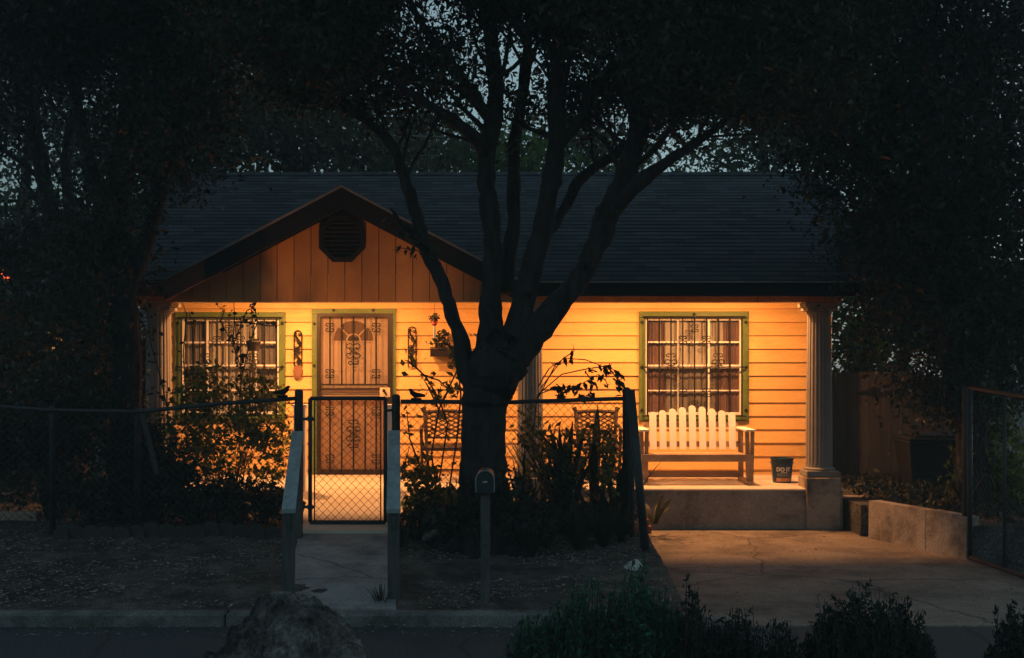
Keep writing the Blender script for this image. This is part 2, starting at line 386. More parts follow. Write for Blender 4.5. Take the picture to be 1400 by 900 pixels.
grid('back_yard', M['soil'], -60, 60, 14.38, 70, 60, 30, lambda x, y: .30 + mn.noise(Vector((x * .5, y * .5, 0))) * .04 - (.5 if -4.6 < x < 4.1 and y < 17 else 0))
# raised planting bed behind the retaining wall
bed = MB()
bed.hexa([(3.97, 13.52, -.02), (4.52, 12.0, -.02), (14, 9.6, -.02), (14, 16.6, -.02), (3.97, 13.62, .36), (4.56, 12.0, .34), (14, 9.6, .30), (14, 16.6, .36)])
bed.hexa([(3.9, 13.62, -.02), (14, 13.7, -.02), (14, 16.9, -.02), (3.9, 16.9, -.02), (3.9, 13.62, .355), (14, 13.7, .355), (14, 16.9, .37), (3.9, 16.9, .37)])
struct('raised_bed', bed, M['soil'])
# driveway slabs with expansion joints (gaps between the slabs), over a dark bed
dv = MB()
xs = [1.32, 4.60]; ys = [9.0, 11.55, 14.215]
for i in range(2):
    dv.box(1.325, 4.64, ys[i] + .006, ys[i + 1] - .006, -.02, .006 + .001 * i)
dv.box(4.648, 12, 9.006, 11.3, -.02, .0045)
struct('driveway', dv, M['drive'])
# kerb, in lengths with joints
kb = MB()
for x0 in np.arange(-20, 1.3, 3.05):
    x0 = float(x0) - .42
    kb.box(x0 + .006, min(x0 + 3.044, 1.3), 8.975, 9.12, -.02, .1, .018)
kb.hexa([(1.3, 8.975, -.02), (1.75, 8.975, -.02), (1.75, 9.12, -.02), (1.3, 9.12, -.02), (1.3, 8.985, .098), (1.75, 8.975, .008), (1.75, 9.12, .008), (1.3, 9.11, .098)])
kerb = struct('kerb', kb, M['kerb'], False)
text_mesh('kerb_numerals', '505', .105, M['fadedletter'], kerb, (X(650, 8.97), 8.973, .052), .0012, space=1.5)
nk = MB().box(-80, 80, 5.86, 6.0, -.02, .09, .015)
struct('near_kerb', nk, M['kerb'])
grid('near_verge', M['soil'], -30, 30, -4, 5.865, 120, 40, lambda x, y: .07 + mn.noise(Vector((x * 2, y * 2, 9))) * .02)
# entrance ramp: landing slab and sloping walk
wk = MB()
wk.hexa([(-2.06, 11.58, .0), (-1.12, 11.58, .0), (-1.0, 14.185, .0), (-2.52, 14.185, .0), (-2.04, 11.6, .355), (-1.14, 11.6, .355), (-1.02, 14.185, .474), (-2.50, 14.185, .474)])
struct('entrance_landing', wk, M['porchfloor'])
wk = MB()
wk.hexa([(-1.70, 9.125, -.02), (-.87, 9.125, -.02), (-1.12, 11.575, .0), (-2.03, 11.575, .0), (-1.70, 9.125, .106), (-.87, 9.125, .106), (-1.12, 11.575, .325), (-2.03, 11.575, .325)])
struct('entrance_ramp', wk, M['walk'])
# leaf litter
def litter(name, n, x0, x1, y0, y1, zf, L, lab):
    p = np.column_stack([rng.uniform(x0, x1, n), rng.uniform(y0, y1, n), np.zeros(n)])
    if zf is yardz: p = np.array([q for q in p if mn.noise(Vector((q[0] * .9, q[1] * 1.6, 4))) + .35 * mn.noise(Vector((q[0] * 3, q[1] * 5, 8))) > rnd.uniform(-.25, .30)])
    keep = [not (-2.05 + (y - 11.5) * -.13 < x < -1.0 + (y - 11.5) * -.13 and zf is yardz) for x, y, _ in p]
    p = p[np.array(keep)]
    p[:, 2] = [zf(x, y) + .012 for x, y, _ in p]
    o = leaf_cloud(name, p, L, L * .5, M['litter'], bias=None, jit=1)
    # flatten towards the ground
    me = o.data; n4 = len(me.vertices); a = np.empty(n4 * 3, np.float32); me.vertices.foreach_get('co', a); a = a.reshape(-1, 4, 3)
    mz = a[:, :, 2].mean(axis=1, keepdims=True); a[:, :, 2] = mz + (a[:, :, 2] - mz) * .3; me.vertices.foreach_set('co', a.reshape(-1))
    return tag(o, lab, 'leaf litter', kind='stuff')
litter('leaf_litter', 42000, -8, 1.3, 9.2, 13.8, yardz, .036, 'dry fallen leaves scattered over the dark yard soil')
litter('driveway_debris', 420, 1.4, 4.5, 9.3, 14.1, lambda x, y: .003, .03, 'bits of leaf and grit on the concrete driveway')

# ------------------------------------------------------------------ HOUSE
WY = 16.0; PF = .48
house = thing('yellow_house', 'small yellow clapboard house with lit front porch and dark shingle roof', 'house', (-.25, 16, .0))
XL, XR = -4.75, 4.2
# openings: (x0, x1, z0, z1)
dx0, dx1, dz1 = X(433, WY), X(536, WY), Z(430, WY)
OPEN = []
for a, b in ((247, 384), (880, 1016)): OPEN.append((X(a, WY), X(b, WY), Z(567, WY), Z(433, WY)))
OPEN.append((dx0, dx1, PF, dz1))
wall = MB()
rowh = .176; z = .02; CT = 2.98
while z < CT - .01:
    zt = min(z + rowh, CT)
    cuts = sorted({z, zt} | {c for o in OPEN for c in (o[2], o[3]) if z < c < zt})
    for za, zb in zip(cuts, cuts[1:]):
        segs = [(XL, XR)]
        for ox0, ox1, oz0, oz1 in OPEN:
            if za >= oz0 - 1e-6 and zb <= oz1 + 1e-6:
                ns = []
                for s0, s1 in segs:
                    if ox1 <= s0 or ox0 >= s1: ns.append((s0, s1)); continue
                    if s0 < ox0: ns.append((s0, ox0))
                    if ox1 < s1: ns.append((ox1, s1))
                segs = ns
        ya = WY - .026 * (zt - za) / rowh; yb = WY - .026 * (zt - zb) / rowh
        for s0, s1 in segs:
            # boards butt together at random joints
            js = [s0, s1]
            if s1 - s0 > 1.3:
                j = s0 + (s1 - s0) * rnd.uniform(.3, .7); js = [s0, j - .0015, j + .0015, s1]
            for q in range(0, len(js), 2):
                tl = rnd.uniform(-.0025, .0025)
                wall.hexa([(js[q], ya, za), (js[q + 1], ya + tl, za), (js[q + 1], WY + .03, za), (js[q], WY + .03, za), (js[q], yb, zb), (js[q + 1], yb + tl, zb), (js[q + 1], WY + .03, zb), (js[q], WY + .03, zb)])
    z = zt
fw = wall.build('front_wall', M['siding'], house)
# other walls (a closed body, seen only from other positions)
MB().box(XL, XL + .1, WY + .032, 20, 0, 2.9).build('side_wall', M['siding'], house)
MB().box(XR - .1, XR, WY + .032, 20, 0, 2.9).build('side_wall', M['siding'], house)
MB().box(XL + .1, XR - .1, 19.9, 20, 0, 2.9).build('rear_wall', M['siding'], house)
for sx in (XL, XR):
    MB().prism([(sx - .05, 2.9), (sx + .05, 2.9), (sx + .05, 2.92), (sx - .05, 2.92)], 14.6, 20).build('wall_cap', M['siding'], house)
for sx0, sx1 in ((XL + .012, XL + .09), (XR - .09, XR - .012)):
    ge = MB()
    ge.hexa([(sx0, 14.6, 2.925), (sx1, 14.6, 2.925), (sx1, 20, 2.925), (sx0, 20, 2.925), (sx0, 14.6, 3.02), (sx1, 14.6, 3.02), (sx1, 20, 3.02), (sx0, 20, 3.02)])
    n = len(ge.v); ge.v += [(sx0, 14.6, 3.02), (sx1, 14.6, 3.02), (sx0, 20, 3.02), (sx1, 20, 3.02), (sx0, 18, 4.6), (sx1, 18, 4.6)]
    ge.f += [(n, n + 2, n + 4), (n + 1, n + 5, n + 3), (n, n + 4, n + 5, n + 1), (n + 2, n + 3, n + 5, n + 4)]
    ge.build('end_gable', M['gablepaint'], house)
# porch slab and its front face
MB().box(-4.72, 3.86, 14.205, WY - .03, .0, PF - .03).build('porch_base', M['plinth'], house)
MB().box(-4.74, 3.875, 14.19, WY - .03, PF - .029, PF, .008).build('porch_floor', M['porchfloor'], house)
MB().box(3.90, 4.22, 14.34, 14.6, 0, .36, .01).build('side_block', M['plinth'], house)
MB().box(-4.7, 3.86, 14.25, WY - .03, 2.985, 3.03).build('porch_ceiling', M['ceiling'], house)
# columns
def column(xc):
    yc = 14.37
    f = MB(); prof = [(.155, .72)] + [(.155 - .018 * t ** 1.6, .72 + t * 1.80) for t in np.linspace(.03, 1, 9)] + [(.15, 2.525), (.15, 2.55), (.14, 2.56)]
    f.lathe(prof, xc, yc, 60, .055, (1, 9))
    c = f.build('column', M['column'], house, False)
    b = MB(); b.box(xc - .19, xc + .19, yc - .19, yc + .19, .612, .69, .01); b.lathe([(.18, .69), (.185, .705), (.165, .722)], xc, yc, 36); b.build('column_base', M['column'], c)
    b = MB(); b.box(xc - .175, xc + .175, yc - .175, yc + .175, 2.56, 2.605, .006); b.box(xc - .205, xc + .205, yc - .205, yc + .205, 2.605, 2.655, .006); b.build('capital', M['column'], c)
    p = MB(); p.box(xc - .20, xc + .20, yc - .225, yc + .20, .0, .611, .01); p.build('column_plinth', M['plinth'], c)
for xc in (-4.17, .215, 3.625): column(xc)
# beam with grooved boards on its face
bm_ = MB(); bm_.box(-4.42, 3.86, 14.24, 14.5, 2.66, 2.98); bm_.build('porch_beam', M['ceiling'], house)
bb = MB(); x = .095
while x < 3.85:
    bb.box(x + .004, min(x + .194, 3.86), 14.205, 14.238, 2.657, 2.985); x += .198
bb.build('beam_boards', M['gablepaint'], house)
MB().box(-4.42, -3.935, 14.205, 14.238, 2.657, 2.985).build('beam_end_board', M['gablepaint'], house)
# soffit, fascia
for a, b in ((-5.15, -3.93), (.08, 4.47)):
    MB().box(a, b, 13.78, 14.2, 2.735, 2.75).build('soffit', M['ceiling'], house)
    MB().box(a, b, 13.74, 13.775, 2.70, 2.865).build('fascia', M['fascia'] if b > 0 else M['redfascia'], house)
    MB().box(a, b, 13.705, 13.735, 2.852, 2.874).build('drip_edge', M['drip'], house)
# main roof in stepped courses, cut away under the porch gable
RX0, RX1 = -5.2, 4.5
AX = -1.92; GE = 2.885; GA = 3.93; GS = (GA - GE) / 1.99
rf = MB(); e0 = (13.70, 2.875); e1 = (18.0, 4.745); NC = 31
for i in range(NC):
    t0 = i / NC; t1 = (i + 1) / NC
    ya, za = e0[0] + (e1[0] - e0[0]) * t0, e0[1] + (e1[1] - e0[1]) * t0
    yb, zb = e0[0] + (e1[0] - e0[0]) * t1, e0[1] + (e1[1] - e0[1]) * t1
    hw = lambda zz: max(0, (GA - zz) / GS)
    def strip(xa0, xa1, xb0, xb1):
        # split into shingle-wide pieces with a little lift
        rf.quad((xa0, ya, za + .009), (xa1, ya, za + .009), (xb1, yb, zb + .002), (xb0, yb, zb + .002))
        rf.quad((xa0, ya, za - .004), (xa1, ya, za - .004), (xa1, ya, za + .009), (xa0, ya, za + .009))
    if hw(zb) > 0:
        strip(RX0, AX - hw(za) - .0, RX0, AX - hw(zb)); strip(AX + hw(za), RX1, AX + hw(zb), RX1)
    else: strip(RX0, RX1, RX0, RX1)
rf.quad((RX0, 18, 4.747), (RX1, 18, 4.747), (RX1, 22.3, 2.9), (RX0, 22.3, 2.9))
rf.quad((RX0, 18, 4.60), (RX1, 18, 4.60), (RX1, 22.3, 2.78), (RX0, 22.3, 2.78))
roof = rf.build('roof', M['shingle'], house)
rc = MB()
x = RX0
while x < RX1:
    rc.hexa([(x, 17.86, 4.69), (x + .19, 17.86, 4.695), (x + .19, 18, 4.763), (x, 18, 4.757), (x, 17.86, 4.70), (x + .19, 17.86, 4.712), (x + .19, 18, 4.776), (x, 18, 4.767)])
    x += .2
rc.build('ridge_cap', M['shingle'], roof)
for xx in (RX0 + .001, RX1 - .04):
    rk = MB(); rk.hexa([(xx, 13.72, 2.70), (xx + .038, 13.72, 2.70), (xx + .038, 18, 4.56), (xx, 18, 4.56), (xx, 13.72, 2.868), (xx + .038, 13.72, 2.868), (xx + .038, 18, 4.73), (xx, 18, 4.73)])
    rk.build('end_rake', M['fascia'], roof)
# porch gable: face boards with grooves, vent, roof planes, rake boards
gf = MB(); gx0, gx1 = -3.93, .09; gz0 = 2.66; ZT = lambda x: GA - .17 - abs(x - AX) * GS
x = gx0
while x < gx1 - .01:
    a, b = x + .0045, min(x + .1935, gx1)
    pts = [(a, 2.657), (b, 2.657), (b, max(2.985, ZT(b)))]
    if a < AX < b: pts.append((AX, ZT(AX)))
    pts.append((a, max(2.985, ZT(a))))
    gf.prism(pts, 14.205, 14.238); x += .198
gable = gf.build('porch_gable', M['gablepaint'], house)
MB().prism([(gx0, 2.985), (gx1, 2.985), (AX, ZT(AX) + .02)], 14.242, 14.28).build('gable_backing', M['fascia'], gable)
for s in (-1, 1):
    gr = MB(); xe = AX + s * 2.0
    a0, a1 = (AX, 13.746, GA + .01), (AX, 16.16, GA + .012)
    b0, b1 = (xe, 13.746, GE - .005), (xe, 13.79, GE - .005)
    dn = Vector((0, 0, -.07))
    V = [Vector(p) for p in (a0, b0, b1, a1)]
    gr.hexa([p + dn for p in V] + V)
    gr.build('gable_roof', M['shingle'], gable)
top = lambda x: GA - .004 - abs(x - AX) * GS
for xa, xb, mm in ((AX, AX + 2.0, 'fascia'), (AX, X(281, 13.76), 'fascia'), (X(281, 13.76) - .002, AX - 2.0, 'redfascia')):
    rb = MB(); rb.prism([(xa, top(xa)), (xb, top(xb)), (xb, top(xb) - .235), (xa, top(xa) - .235)], 13.705, 13.744)
    rb = rb.build('rake_board', M[mm], gable)
    if mm == 'redfascia': rb['label'] = 'reddish bare rake board'
for s in (-1, 1):
    gs_ = MB()
    xe = AX + s * 1.995
    top = lambda x: GA - .105 - abs(x - AX) * GS
    gs_.prism([(AX, top(AX)), (xe, top(xe)), (xe, top(xe) - .02), (AX, top(AX) - .02)], 13.7465, 14.20)
    gs_.build('gable_soffit', M['fascia'], gable)
for s in (-1, 1):
    gd = MB()
    a = Vector((AX, 13.69, GA + .006)); b = Vector((AX + s * 2.0, 13.69, GE - .004))
    gd.bar(a, b, .022, .022)
    gd.build('gable_drip_edge', M['drip'], gable)
vc = P(468, 327, 14.2); vr = 32 / F * 14.2
ve = MB()
oc = [(vc.x + vr * 1.06 * math.cos(R(22.5 + 45 * k)), vc.z + vr * 1.06 * math.sin(R(22.5 + 45 * k))) for k in range(8)]
ic = [(vc.x + vr * .84 * math.cos(R(22.5 + 45 * k)), vc.z + vr * .84 * math.sin(R(22.5 + 45 * k))) for k in range(8)]
for k in range(8):
    ve.prism([oc[k], oc[(k + 1) % 8], ic[(k + 1) % 8], ic[k]], 14.155, 14.203)
vent = ve.build('octagonal_vent', M['ventblack'], gable)
lv = MB()
for k in range(9):
    zz = vc.z - vr * .74 + k * vr * .185; hwid = min(vr * .80, vr * (1.16 - abs(zz - vc.z) / vr))
    lv.hexa([(vc.x - hwid, 14.165, zz - .018), (vc.x + hwid, 14.165, zz - .018), (vc.x + hwid, 14.2, zz + .02), (vc.x - hwid, 14.2, zz + .02),
             (vc.x - hwid, 14.165, zz - .012), (vc.x + hwid, 14.165, zz - .012), (vc.x + hwid, 14.2, zz + .026), (vc.x - hwid, 14.2, zz + .026)])
lv.build('vent_louvre', M['ventblack'], vent)

def spiral(mb, cx, cz, y, s, sx, sz, r=.0066, turns=.95):
    pts = []
    for k in range(13):
        t = k / 12; th = t * turns * 2 * math.pi; rr = s * .5 * (1 - .72 * t)
        u = s * .5 - rr * math.cos(th); v = s * .45 + rr * math.sin(th) * .9
        pts.append((cx + sx * u, y, cz + sz * v))
    mb.tube(pts, r, 5)
def fleur(mb, cx, cz, y, s):
    for sx in (-1, 1):
        for sz in (-1, 1): spiral(mb, cx, cz, y, s, sx, sz)
    mb.box(cx - .012, cx + .012, y - .008, y + .008, cz - .015, cz + .015)
def big_fleur(mb, cx, cz, y, s):
    for sx in (-1, 1):
        for sz in (-1, 1):
            spiral(mb, cx, cz + sz * s * .05, y, s, sx, sz); spiral(mb, cx, cz + sz * s * 1.05, y, s * .72, sx, sz); spiral(mb, cx, cz + sz * s * .5, y, s * .5, sx, -sz)
def diamond(mb, x, y, z, s=.022):
    mb.prism([(x - s, z), (x, z - s), (x + s, z), (x, z + s)], y - .008, y)
def window(px0, px1, py0, py1, dark):
    x0, x1, zt, zb = X(px0, WY), X(px1, WY), Z(py0, WY), Z(py1, WY)      # outer edge of the green trim
    tw = .085
    yf = WY - .05
    t = MB()
    t.box(x0, x1, yf, WY - .004, zt - tw, zt, .004); t.box(x0, x1, yf, WY - .004, zb, zb + tw, .004)
    t.box(x0, x0 + tw, yf + .002, WY - .004, zb + tw, zt - tw); t.box(x1 - tw, x1, yf + .002, WY - .004, zb + tw, zt - tw)
    win = t.build('window', M['greentrim'], house)
    a0, a1, b0, b1 = x0 + tw, x1 - tw, zb + tw, zt - tw
    s = MB(); fwid = .032; zm = (b0 + b1) / 2 - .0
    y0, y1 = WY - .02, WY + .03
    s.box(a0, a0 + fwid, y0, y1, b0, b1); s.box(a1 - fwid, a1, y0, y1, b0, b1); s.box(a0 + fwid, a1 - fwid, y0, y1, b1 - fwid, b1); s.box(a0 + fwid, a1 - fwid, y0, y1, b0, b0 + fwid)
    s.box(a0 + fwid, a1 - fwid, y0 + .002, y1, zm - .022, zm + .022)
    for k in (1, 2):
        xx = a0 + fwid + (a1 - a0 - 2 * fwid) * (k / 3 if dark else (.25, .77)[k - 1])
        s.box(xx - .011, xx + .011, y0 + .006, y1 - .01, zm + .022, b1 - fwid); s.box(xx - .009, xx + .009, y0 + .014, y1 - .01, b0 + fwid, zm - .022)
    zu = (zm + b1) / 2; zl = (b0 + zm) / 2
    s.box(a0 + fwid, a1 - fwid, y0 + .009, y1 - .012, zu - .011, zu + .011); s.box(a0 + fwid, a1 - fwid, y0 + .017, y1 - .012, zl - .008, zl + .008)
    s.build('sash_frame', M['white'], win)
    MB().quad((a0, WY + .012, b0), (a1, WY + .012, b0), (a1, WY + .012, b1), (a0, WY + .012, b1)).build('pane', M['glass'], win)
    def cur(xa, xb, za, zb_, y, amp, n, m, slant=0):
        c = MB(); k = 90; pr = []
        for i in range(k + 1):
            u = i / k
            pr.append((xa + (xb - xa) * u, y + amp * math.sin(u * n * 6.283 + 1.4 * math.sin(u * 9)) + amp * .4 * math.sin(u * n * 15)))
        for i in range(k):
            (xa_, ya_), (xb_, yb_) = pr[i], pr[i + 1]
            c.quad((xa_, ya_, za), (xb_, yb_, za), (xb_ + slant, yb_ + .01, zb_), (xa_ + slant, ya_ + .01, zb_))
        c.build('curtain', m, win, True)
    W_ = a1 - a0
    if dark:
        cur(a0, a0 + W_ * .22, b0, b1, WY + .045, .012, 4, M['redcurtain']); cur(a0 + W_ * .20, a0 + W_ * .76, b0, b1, WY + .062, .010, 6, M['browncurtain']); cur(a0 + W_ * .74, a1, b0, b1, WY + .045, .012, 5, M['redcurtain'])
        cur(a0 + W_ * .16, a0 + W_ * .82, zm, b1, WY + .05, .010, 5, M['curtain'])
    else:
        cur(a0, a0 + W_ * .30, b0, b1, WY + .09, .014, 5, M['browncurtain']); cur(a0 + W_ * .27, a0 + W_ * .76, b0, b1, WY + .05, .012, 8, M['curtain']); cur(a0 + W_ * .74, a1, b0, b1, WY + .09, .014, 5, M['browncurtain'])
    rm = MB(); rm.box(a0 - .04, a1 + .04, WY + .2, WY + .22, b0 - .04, b1 + .04); rm.box(a0 - .04, a0 - .02, WY + .032, WY + .2, b0 - .04, b1 + .04); rm.box(a1 + .02, a1 + .04, WY + .032, WY + .2, b0 - .04, b1 + .04); rm.box(a0 - .02, a1 + .02, WY + .032, WY + .2, b1 + .02, b1 + .04)
    rm.build('window_reveal', M['darkroom'], win)
    g = MB(); yg = WY - .095
    for zz in (b1 + .012, zm - .01, b0 - .012): g.tube([(a0 - .035, yg, zz), (a1 + .035, yg, zz)], .010, 6)
    nb = 7; xs = [a0 + .02 + (W_ - .04) * k / (nb + 1) for k in range(nb + 2)]
    for k, xx in enumerate(xs):
        if 0 < k < nb + 1 or True: g.tube([(xx, yg - .008, b0 - .012), (xx, yg - .008, b1 + .012)], .0105, 6)
    H = b1 - b0
    big_fleur(g, xs[2], zm + .0, yg - .012, .10); big_fleur(g, xs[6], zm, yg - .012, .10)
    for k in (3, 5):
        fleur(g, xs[k], zm + H * .27, yg - .012, .062); fleur(g, xs[k], zm - H * .27, yg - .012, .062)
    fleur(g, xs[4], b1 - H * .11, yg - .012, .055); fleur(g, xs[4], b0 + H * .11, yg - .012, .055)
    for zz in (b1 - .06, zm - .01, b0 + .06):
        for xx in (a0 - .045, a1 + .045): diamond(g, xx, yf - .002, zz, .026)
    for xx in (a0 - .035, a1 + .035):
        for zz in (b1 + .012, zm - .01, b0 - .012): g.tube([(xx, yg, zz), (xx, yf - .002, zz)], .007, 5)
    diamond(g, (a0 + a1) / 2, yf - .002, b1 + .045, .026)
    g.build('security_grille', M['iron'], win)
window(240, 391, 427, 575, False)
window(873, 1023, 426, 576, True)
# front door
t = MB(); tw = .075; gx0_, gx1_, gzt = X(427, WY), X(542, WY), Z(422, WY); yf = WY - .045
t.box(gx0_, gx1_, yf, WY - .004, gzt - tw, gzt, .004); t.box(gx0_, gx0_ + tw, yf + .002, WY - .004, PF, gzt - tw); t.box(gx1_ - .05, gx1_, yf + .002, WY - .004, PF, gzt - tw)
door = t.build('door', M['greentrim'], house)
ix0, ix1, izt = gx0_ + tw, gx1_ - .05, gzt - tw
MB().box(ix0 + .03, ix1 - .03, WY + .03, WY + .075, PF + .01, izt - .03).build('door_leaf', M['door'], door)
fm = MB(); fcx = X(483, WY); fcz = Z(466, WY); fr = .285
for (ra, rb_) in ((fr, fr - .022),):
    for k in range(16):
        a = math.pi * k / 16; b = math.pi * (k + 1) / 16
        fm.prism([(fcx + ra * math.cos(a), fcz + ra * math.sin(a)), (fcx + ra * math.cos(b), fcz + ra * math.sin(b)), (fcx + rb_ * math.cos(b), fcz + rb_ * math.sin(b)), (fcx + rb_ * math.cos(a), fcz + rb_ * math.sin(a))], WY + .018, WY + .028)
fm.box(fcx - fr, fcx + fr, WY + .0185, WY + .028, fcz - .02, fcz - .001)
for ang in (45, 90, 135): fm.bar((fcx + .09 * math.cos(R(ang)), WY + .023, fcz + .09 * math.sin(R(ang))), (fcx + (fr - .02) * math.cos(R(ang)), WY + .023, fcz + (fr - .02) * math.sin(R(ang))), .008, .016)
for k in range(8):
    a = math.pi * k / 8; b = math.pi * (k + 1) / 8
    fm.prism([(fcx + .10 * math.cos(a), fcz + .10 * math.sin(a)), (fcx + .10 * math.cos(b), fcz + .10 * math.sin(b)), (fcx + .08 * math.cos(b), fcz + .08 * math.sin(b)), (fcx + .08 * math.cos(a), fcz + .08 * math.sin(a))], WY + .0182, WY + .028)
fm.build('fanlight_muntins', M['door'], door)
for (za, zb_) in ((1.28, 1.86), (.62, 1.16)):
    for (xa, xb) in ((fcx - .34, fcx - .04), (fcx + .04, fcx + .34)):
        fm = MB(); fm.box(xa, xb, WY + .022, WY + .029, za, za + .02); fm.box(xa, xb, WY + .022, WY + .029, zb_ - .02, zb_); fm.box(xa, xa + .02, WY + .0225, WY + .029, za + .02, zb_ - .02); fm.box(xb - .02, xb, WY + .0225, WY + .029, za + .02, zb_ - .02)
        fm.build('panel_moulding', M['door'], door)
fg = MB(); fg.poly([(fcx + (fr - .021) * math.cos(math.pi * k / 16), WY + .0265, fcz + (fr - .021) * math.sin(math.pi * k / 16)) for k in range(17)])
fg.build('fanlight', M['darkroom'], door)
sd = MB(); ys0, ys1 = WY - .06, WY - .025
sd.box(ix0 - .005, ix0 + .04, ys0, ys1, PF + .005, izt + .01); sd.box(ix1 - .06, ix1 + .005, ys0, ys1, PF + .005, izt + .01); sd.box(ix0 + .04, ix1 - .06, ys0, ys1, izt - .035, izt + .01)
sd.box(ix0 + .04, ix1 - .06, ys0, ys1, PF + .005, PF + .07)
mz = Z(534, WY)
sx0, sx1 = ix0 + .04, ix1 - .06
for zz in (Z(526, WY), Z(543, WY)): sd.box(sx0, sx1, ys0 + .004, ys1, zz - .012, zz + .012)
for zz in (Z(531, WY), Z(537, WY)): sd.tube([(sx0, ys0 + .015, zz), (sx1, ys0 + .015, zz)], .006, 5)
sd.build('security_door', M['bronze'], door)
sb = MB(); n_b = 5; yb_ = ys0 + .006
bx = [X(p, WY) for p in (452, 468, 484, 500, 515)]
for xx in bx:
    sb.tube([(xx, yb_, Z(526, WY)), (xx, yb_, izt - .03)], .011, 6); sb.tube([(xx, yb_, PF + .05), (xx, yb_, Z(543, WY))], .011, 6)
for k in (0, 4):
    for pz in (448, 511, 562, 627): fleur(sb, bx[k], Z(pz, WY), yb_ - .008, .066)
big_fleur(sb, bx[2], Z(480, WY), yb_ - .008, .11); big_fleur(sb, bx[2], Z(593, WY), yb_ - .008, .11)
for (px, py) in ((430.5, 443), (430.5, 500), (457, 424.5), (511, 424.5)): diamond(sb, X(px, WY), yf - .002, Z(py, WY), .022)
sb.build('door_grille', M['iron'], door)
MB().quad((sx0, WY - .03, PF + .06), (sx1, WY - .03, PF + .06), (sx1, WY - .03, Z(543, WY)), (sx0, WY - .03, Z(543, WY))).build('lower_screen', M['screen'], door)
MB().quad((sx0, WY - .03, Z(543, WY)), (sx1, WY - .03, Z(543, WY)), (sx1, WY - .03, izt - .03), (sx0, WY - .03, izt - .03)).build('upper_screen', M['topscreen'], door)
lk = MB(); lk.box(X(520, WY), X(534, WY), ys0 - .008, ys0 - .001, Z(543, WY), Z(530, WY), .003); lk.build('lock_plate', M['door'], door)
lk = MB(); lk.lathe([(.0, 0)], 0, 0, 3) if False else None
lk.tube([(X(526, WY), ys0 - .05, Z(534, WY)), (X(526, WY), ys0 - .008, Z(534, WY))], [.022, .012], 10); lk.tube([(X(526, WY), ys0 - .045, Z(534, WY)), (X(530, WY), ys0 - .045, Z(541, WY))], [.016, .01], 8)
lk.build('door_handle', M['iron'], door)
MB().box(ix0, ix1, WY + .09, WY + .1, PF, izt).build('door_backing', M['darkroom'], door)
# porch ceiling lamps; second of each pair added to even out the wall light
for lx, pw in ((-2.85, 140), (-1.55, 72), (1.25, 104), (2.75, 118)):
    lb = MB(); lb.lathe([(.085, 2.984), (.09, 2.972), (.06, 2.96)], lx, 14.76, 20); lamp = lb.build('porch_lamp_and_fill', M['bronze'], house)
    g = MB(); g.lathe([(.05, 2.958), (.052, 2.945), (.03, 2.938)], lx, 14.76, 16); g.build('lamp_bulb', M['lampglow'], lamp, True)
    for kind, e, dz in (('POINT', pw * .20, 2.89), ('AREA', pw * .76, 2.93)):
        ld = bpy.data.lights.new('porch_lamp_and_fill_light', kind); ld.energy = e; ld.color = (1, .42, .135)
        if kind == 'POINT': ld.shadow_soft_size = .04
        else: ld.shape = 'DISK'; ld.size = .07
        lo = bpy.data.objects.new('porch_lamp_and_fill_light', ld); col.objects.link(lo); lo.parent = house; lo.location = Vector((lx, 14.76, dz)) - ORG[house]


# ------------------------------------------------------------------ porch furniture
def bench():
    root = thing('garden_bench', 'porch bench with white picket slat back and raw timber seat under the right window', 'bench', (2.22, 14.9, PF))
    x0, x1 = 1.60, 2.84; yf, yb = 14.62, 15.15
    fr = MB()
    fr.box(x0 - .05, x1 + .05, yf - .025, yf + .02, .76, .85, .005)              # front seat rail
    fr.box(x0, x1, yb - .02, yb + .02, .74, .83, .004)
    fr.build('seat_rail', M['rawwood'], root)
    st = MB()
    for k in range(6):
        y = yf + .03 + k * .088; st.box(x0, x1, y, y + .066, .835 - k * .004, .856 - k * .004, .004)
    st.build('seat', M['rawwood'], root)
    bk = MB(); bk.box(x0 + .02, x1 - .02, yb + .03, yb + .055, .90, .97); bk.box(x0 + .02, x1 - .02, yb + .075, yb + .10, 1.14, 1.20); bk.build('back_rail', M['rawwood'], root)
    hts = [1.335, 1.355, 1.375, 1.392, 1.415, 1.398, 1.375, 1.352, 1.33]
    for k, ht in enumerate(hts):
        xc = X(893.5 + 13.55 * k, 15.13); s = MB(); hw = .042; b = .872; n = 7
        pts = [(xc - hw, b), (xc + hw, b), (xc + hw + .002, ht - .035)] + [(xc + hw * math.cos(math.pi * j / n), ht - .035 + .035 * math.sin(math.pi * j / n)) for j in range(1, n)] + [(xc - hw, ht - .035)]
        s.prism(pts, 0, .022)
        s.v = [(x, yb - .006 + y + (z - b) * .14 + .004 * math.sin(k * 2.1), z) for x, y, z in s.v]
        s.build('back_slat', M['white'], root)
    for sx, xx in ((-1, x0 - .015), (1, x1 + .015)):
        a = MB(); a.box(xx - .06, xx + .06, yf - .06, yb + .10, 1.125, 1.15, .005); a.build('arm', M['white'], root)
        a = MB()
        a.bar((xx - .035, yf - .01, 1.124), (xx - .012, yf + .02, .50), .05, .035, (0, 1, 0)); a.bar((xx + .035, yf + .005, 1.124), (xx + .03, yf + .05, .50), .045, .035, (0, 1, 0)); a.build('leg', M['rawwood'], root)
        a = MB(); a.bar((xx, yb + .06, 1.124), (xx, yb + .03, .48), .06, .04, (0, 1, 0)); a.build('leg', M['rawwood'], root)
        a = MB(); a.box(xx - .03, xx + .03, yf - .05, yb + .07, PF + .002, PF + .055, .006); a.build('base_runner', M['rawwood'], root)
    MB().box(x0 + .02, x1 - .02, yb + .0, yb + .03, .52, .60).build('lower_stretcher', M['rawwood'], root)
bench()
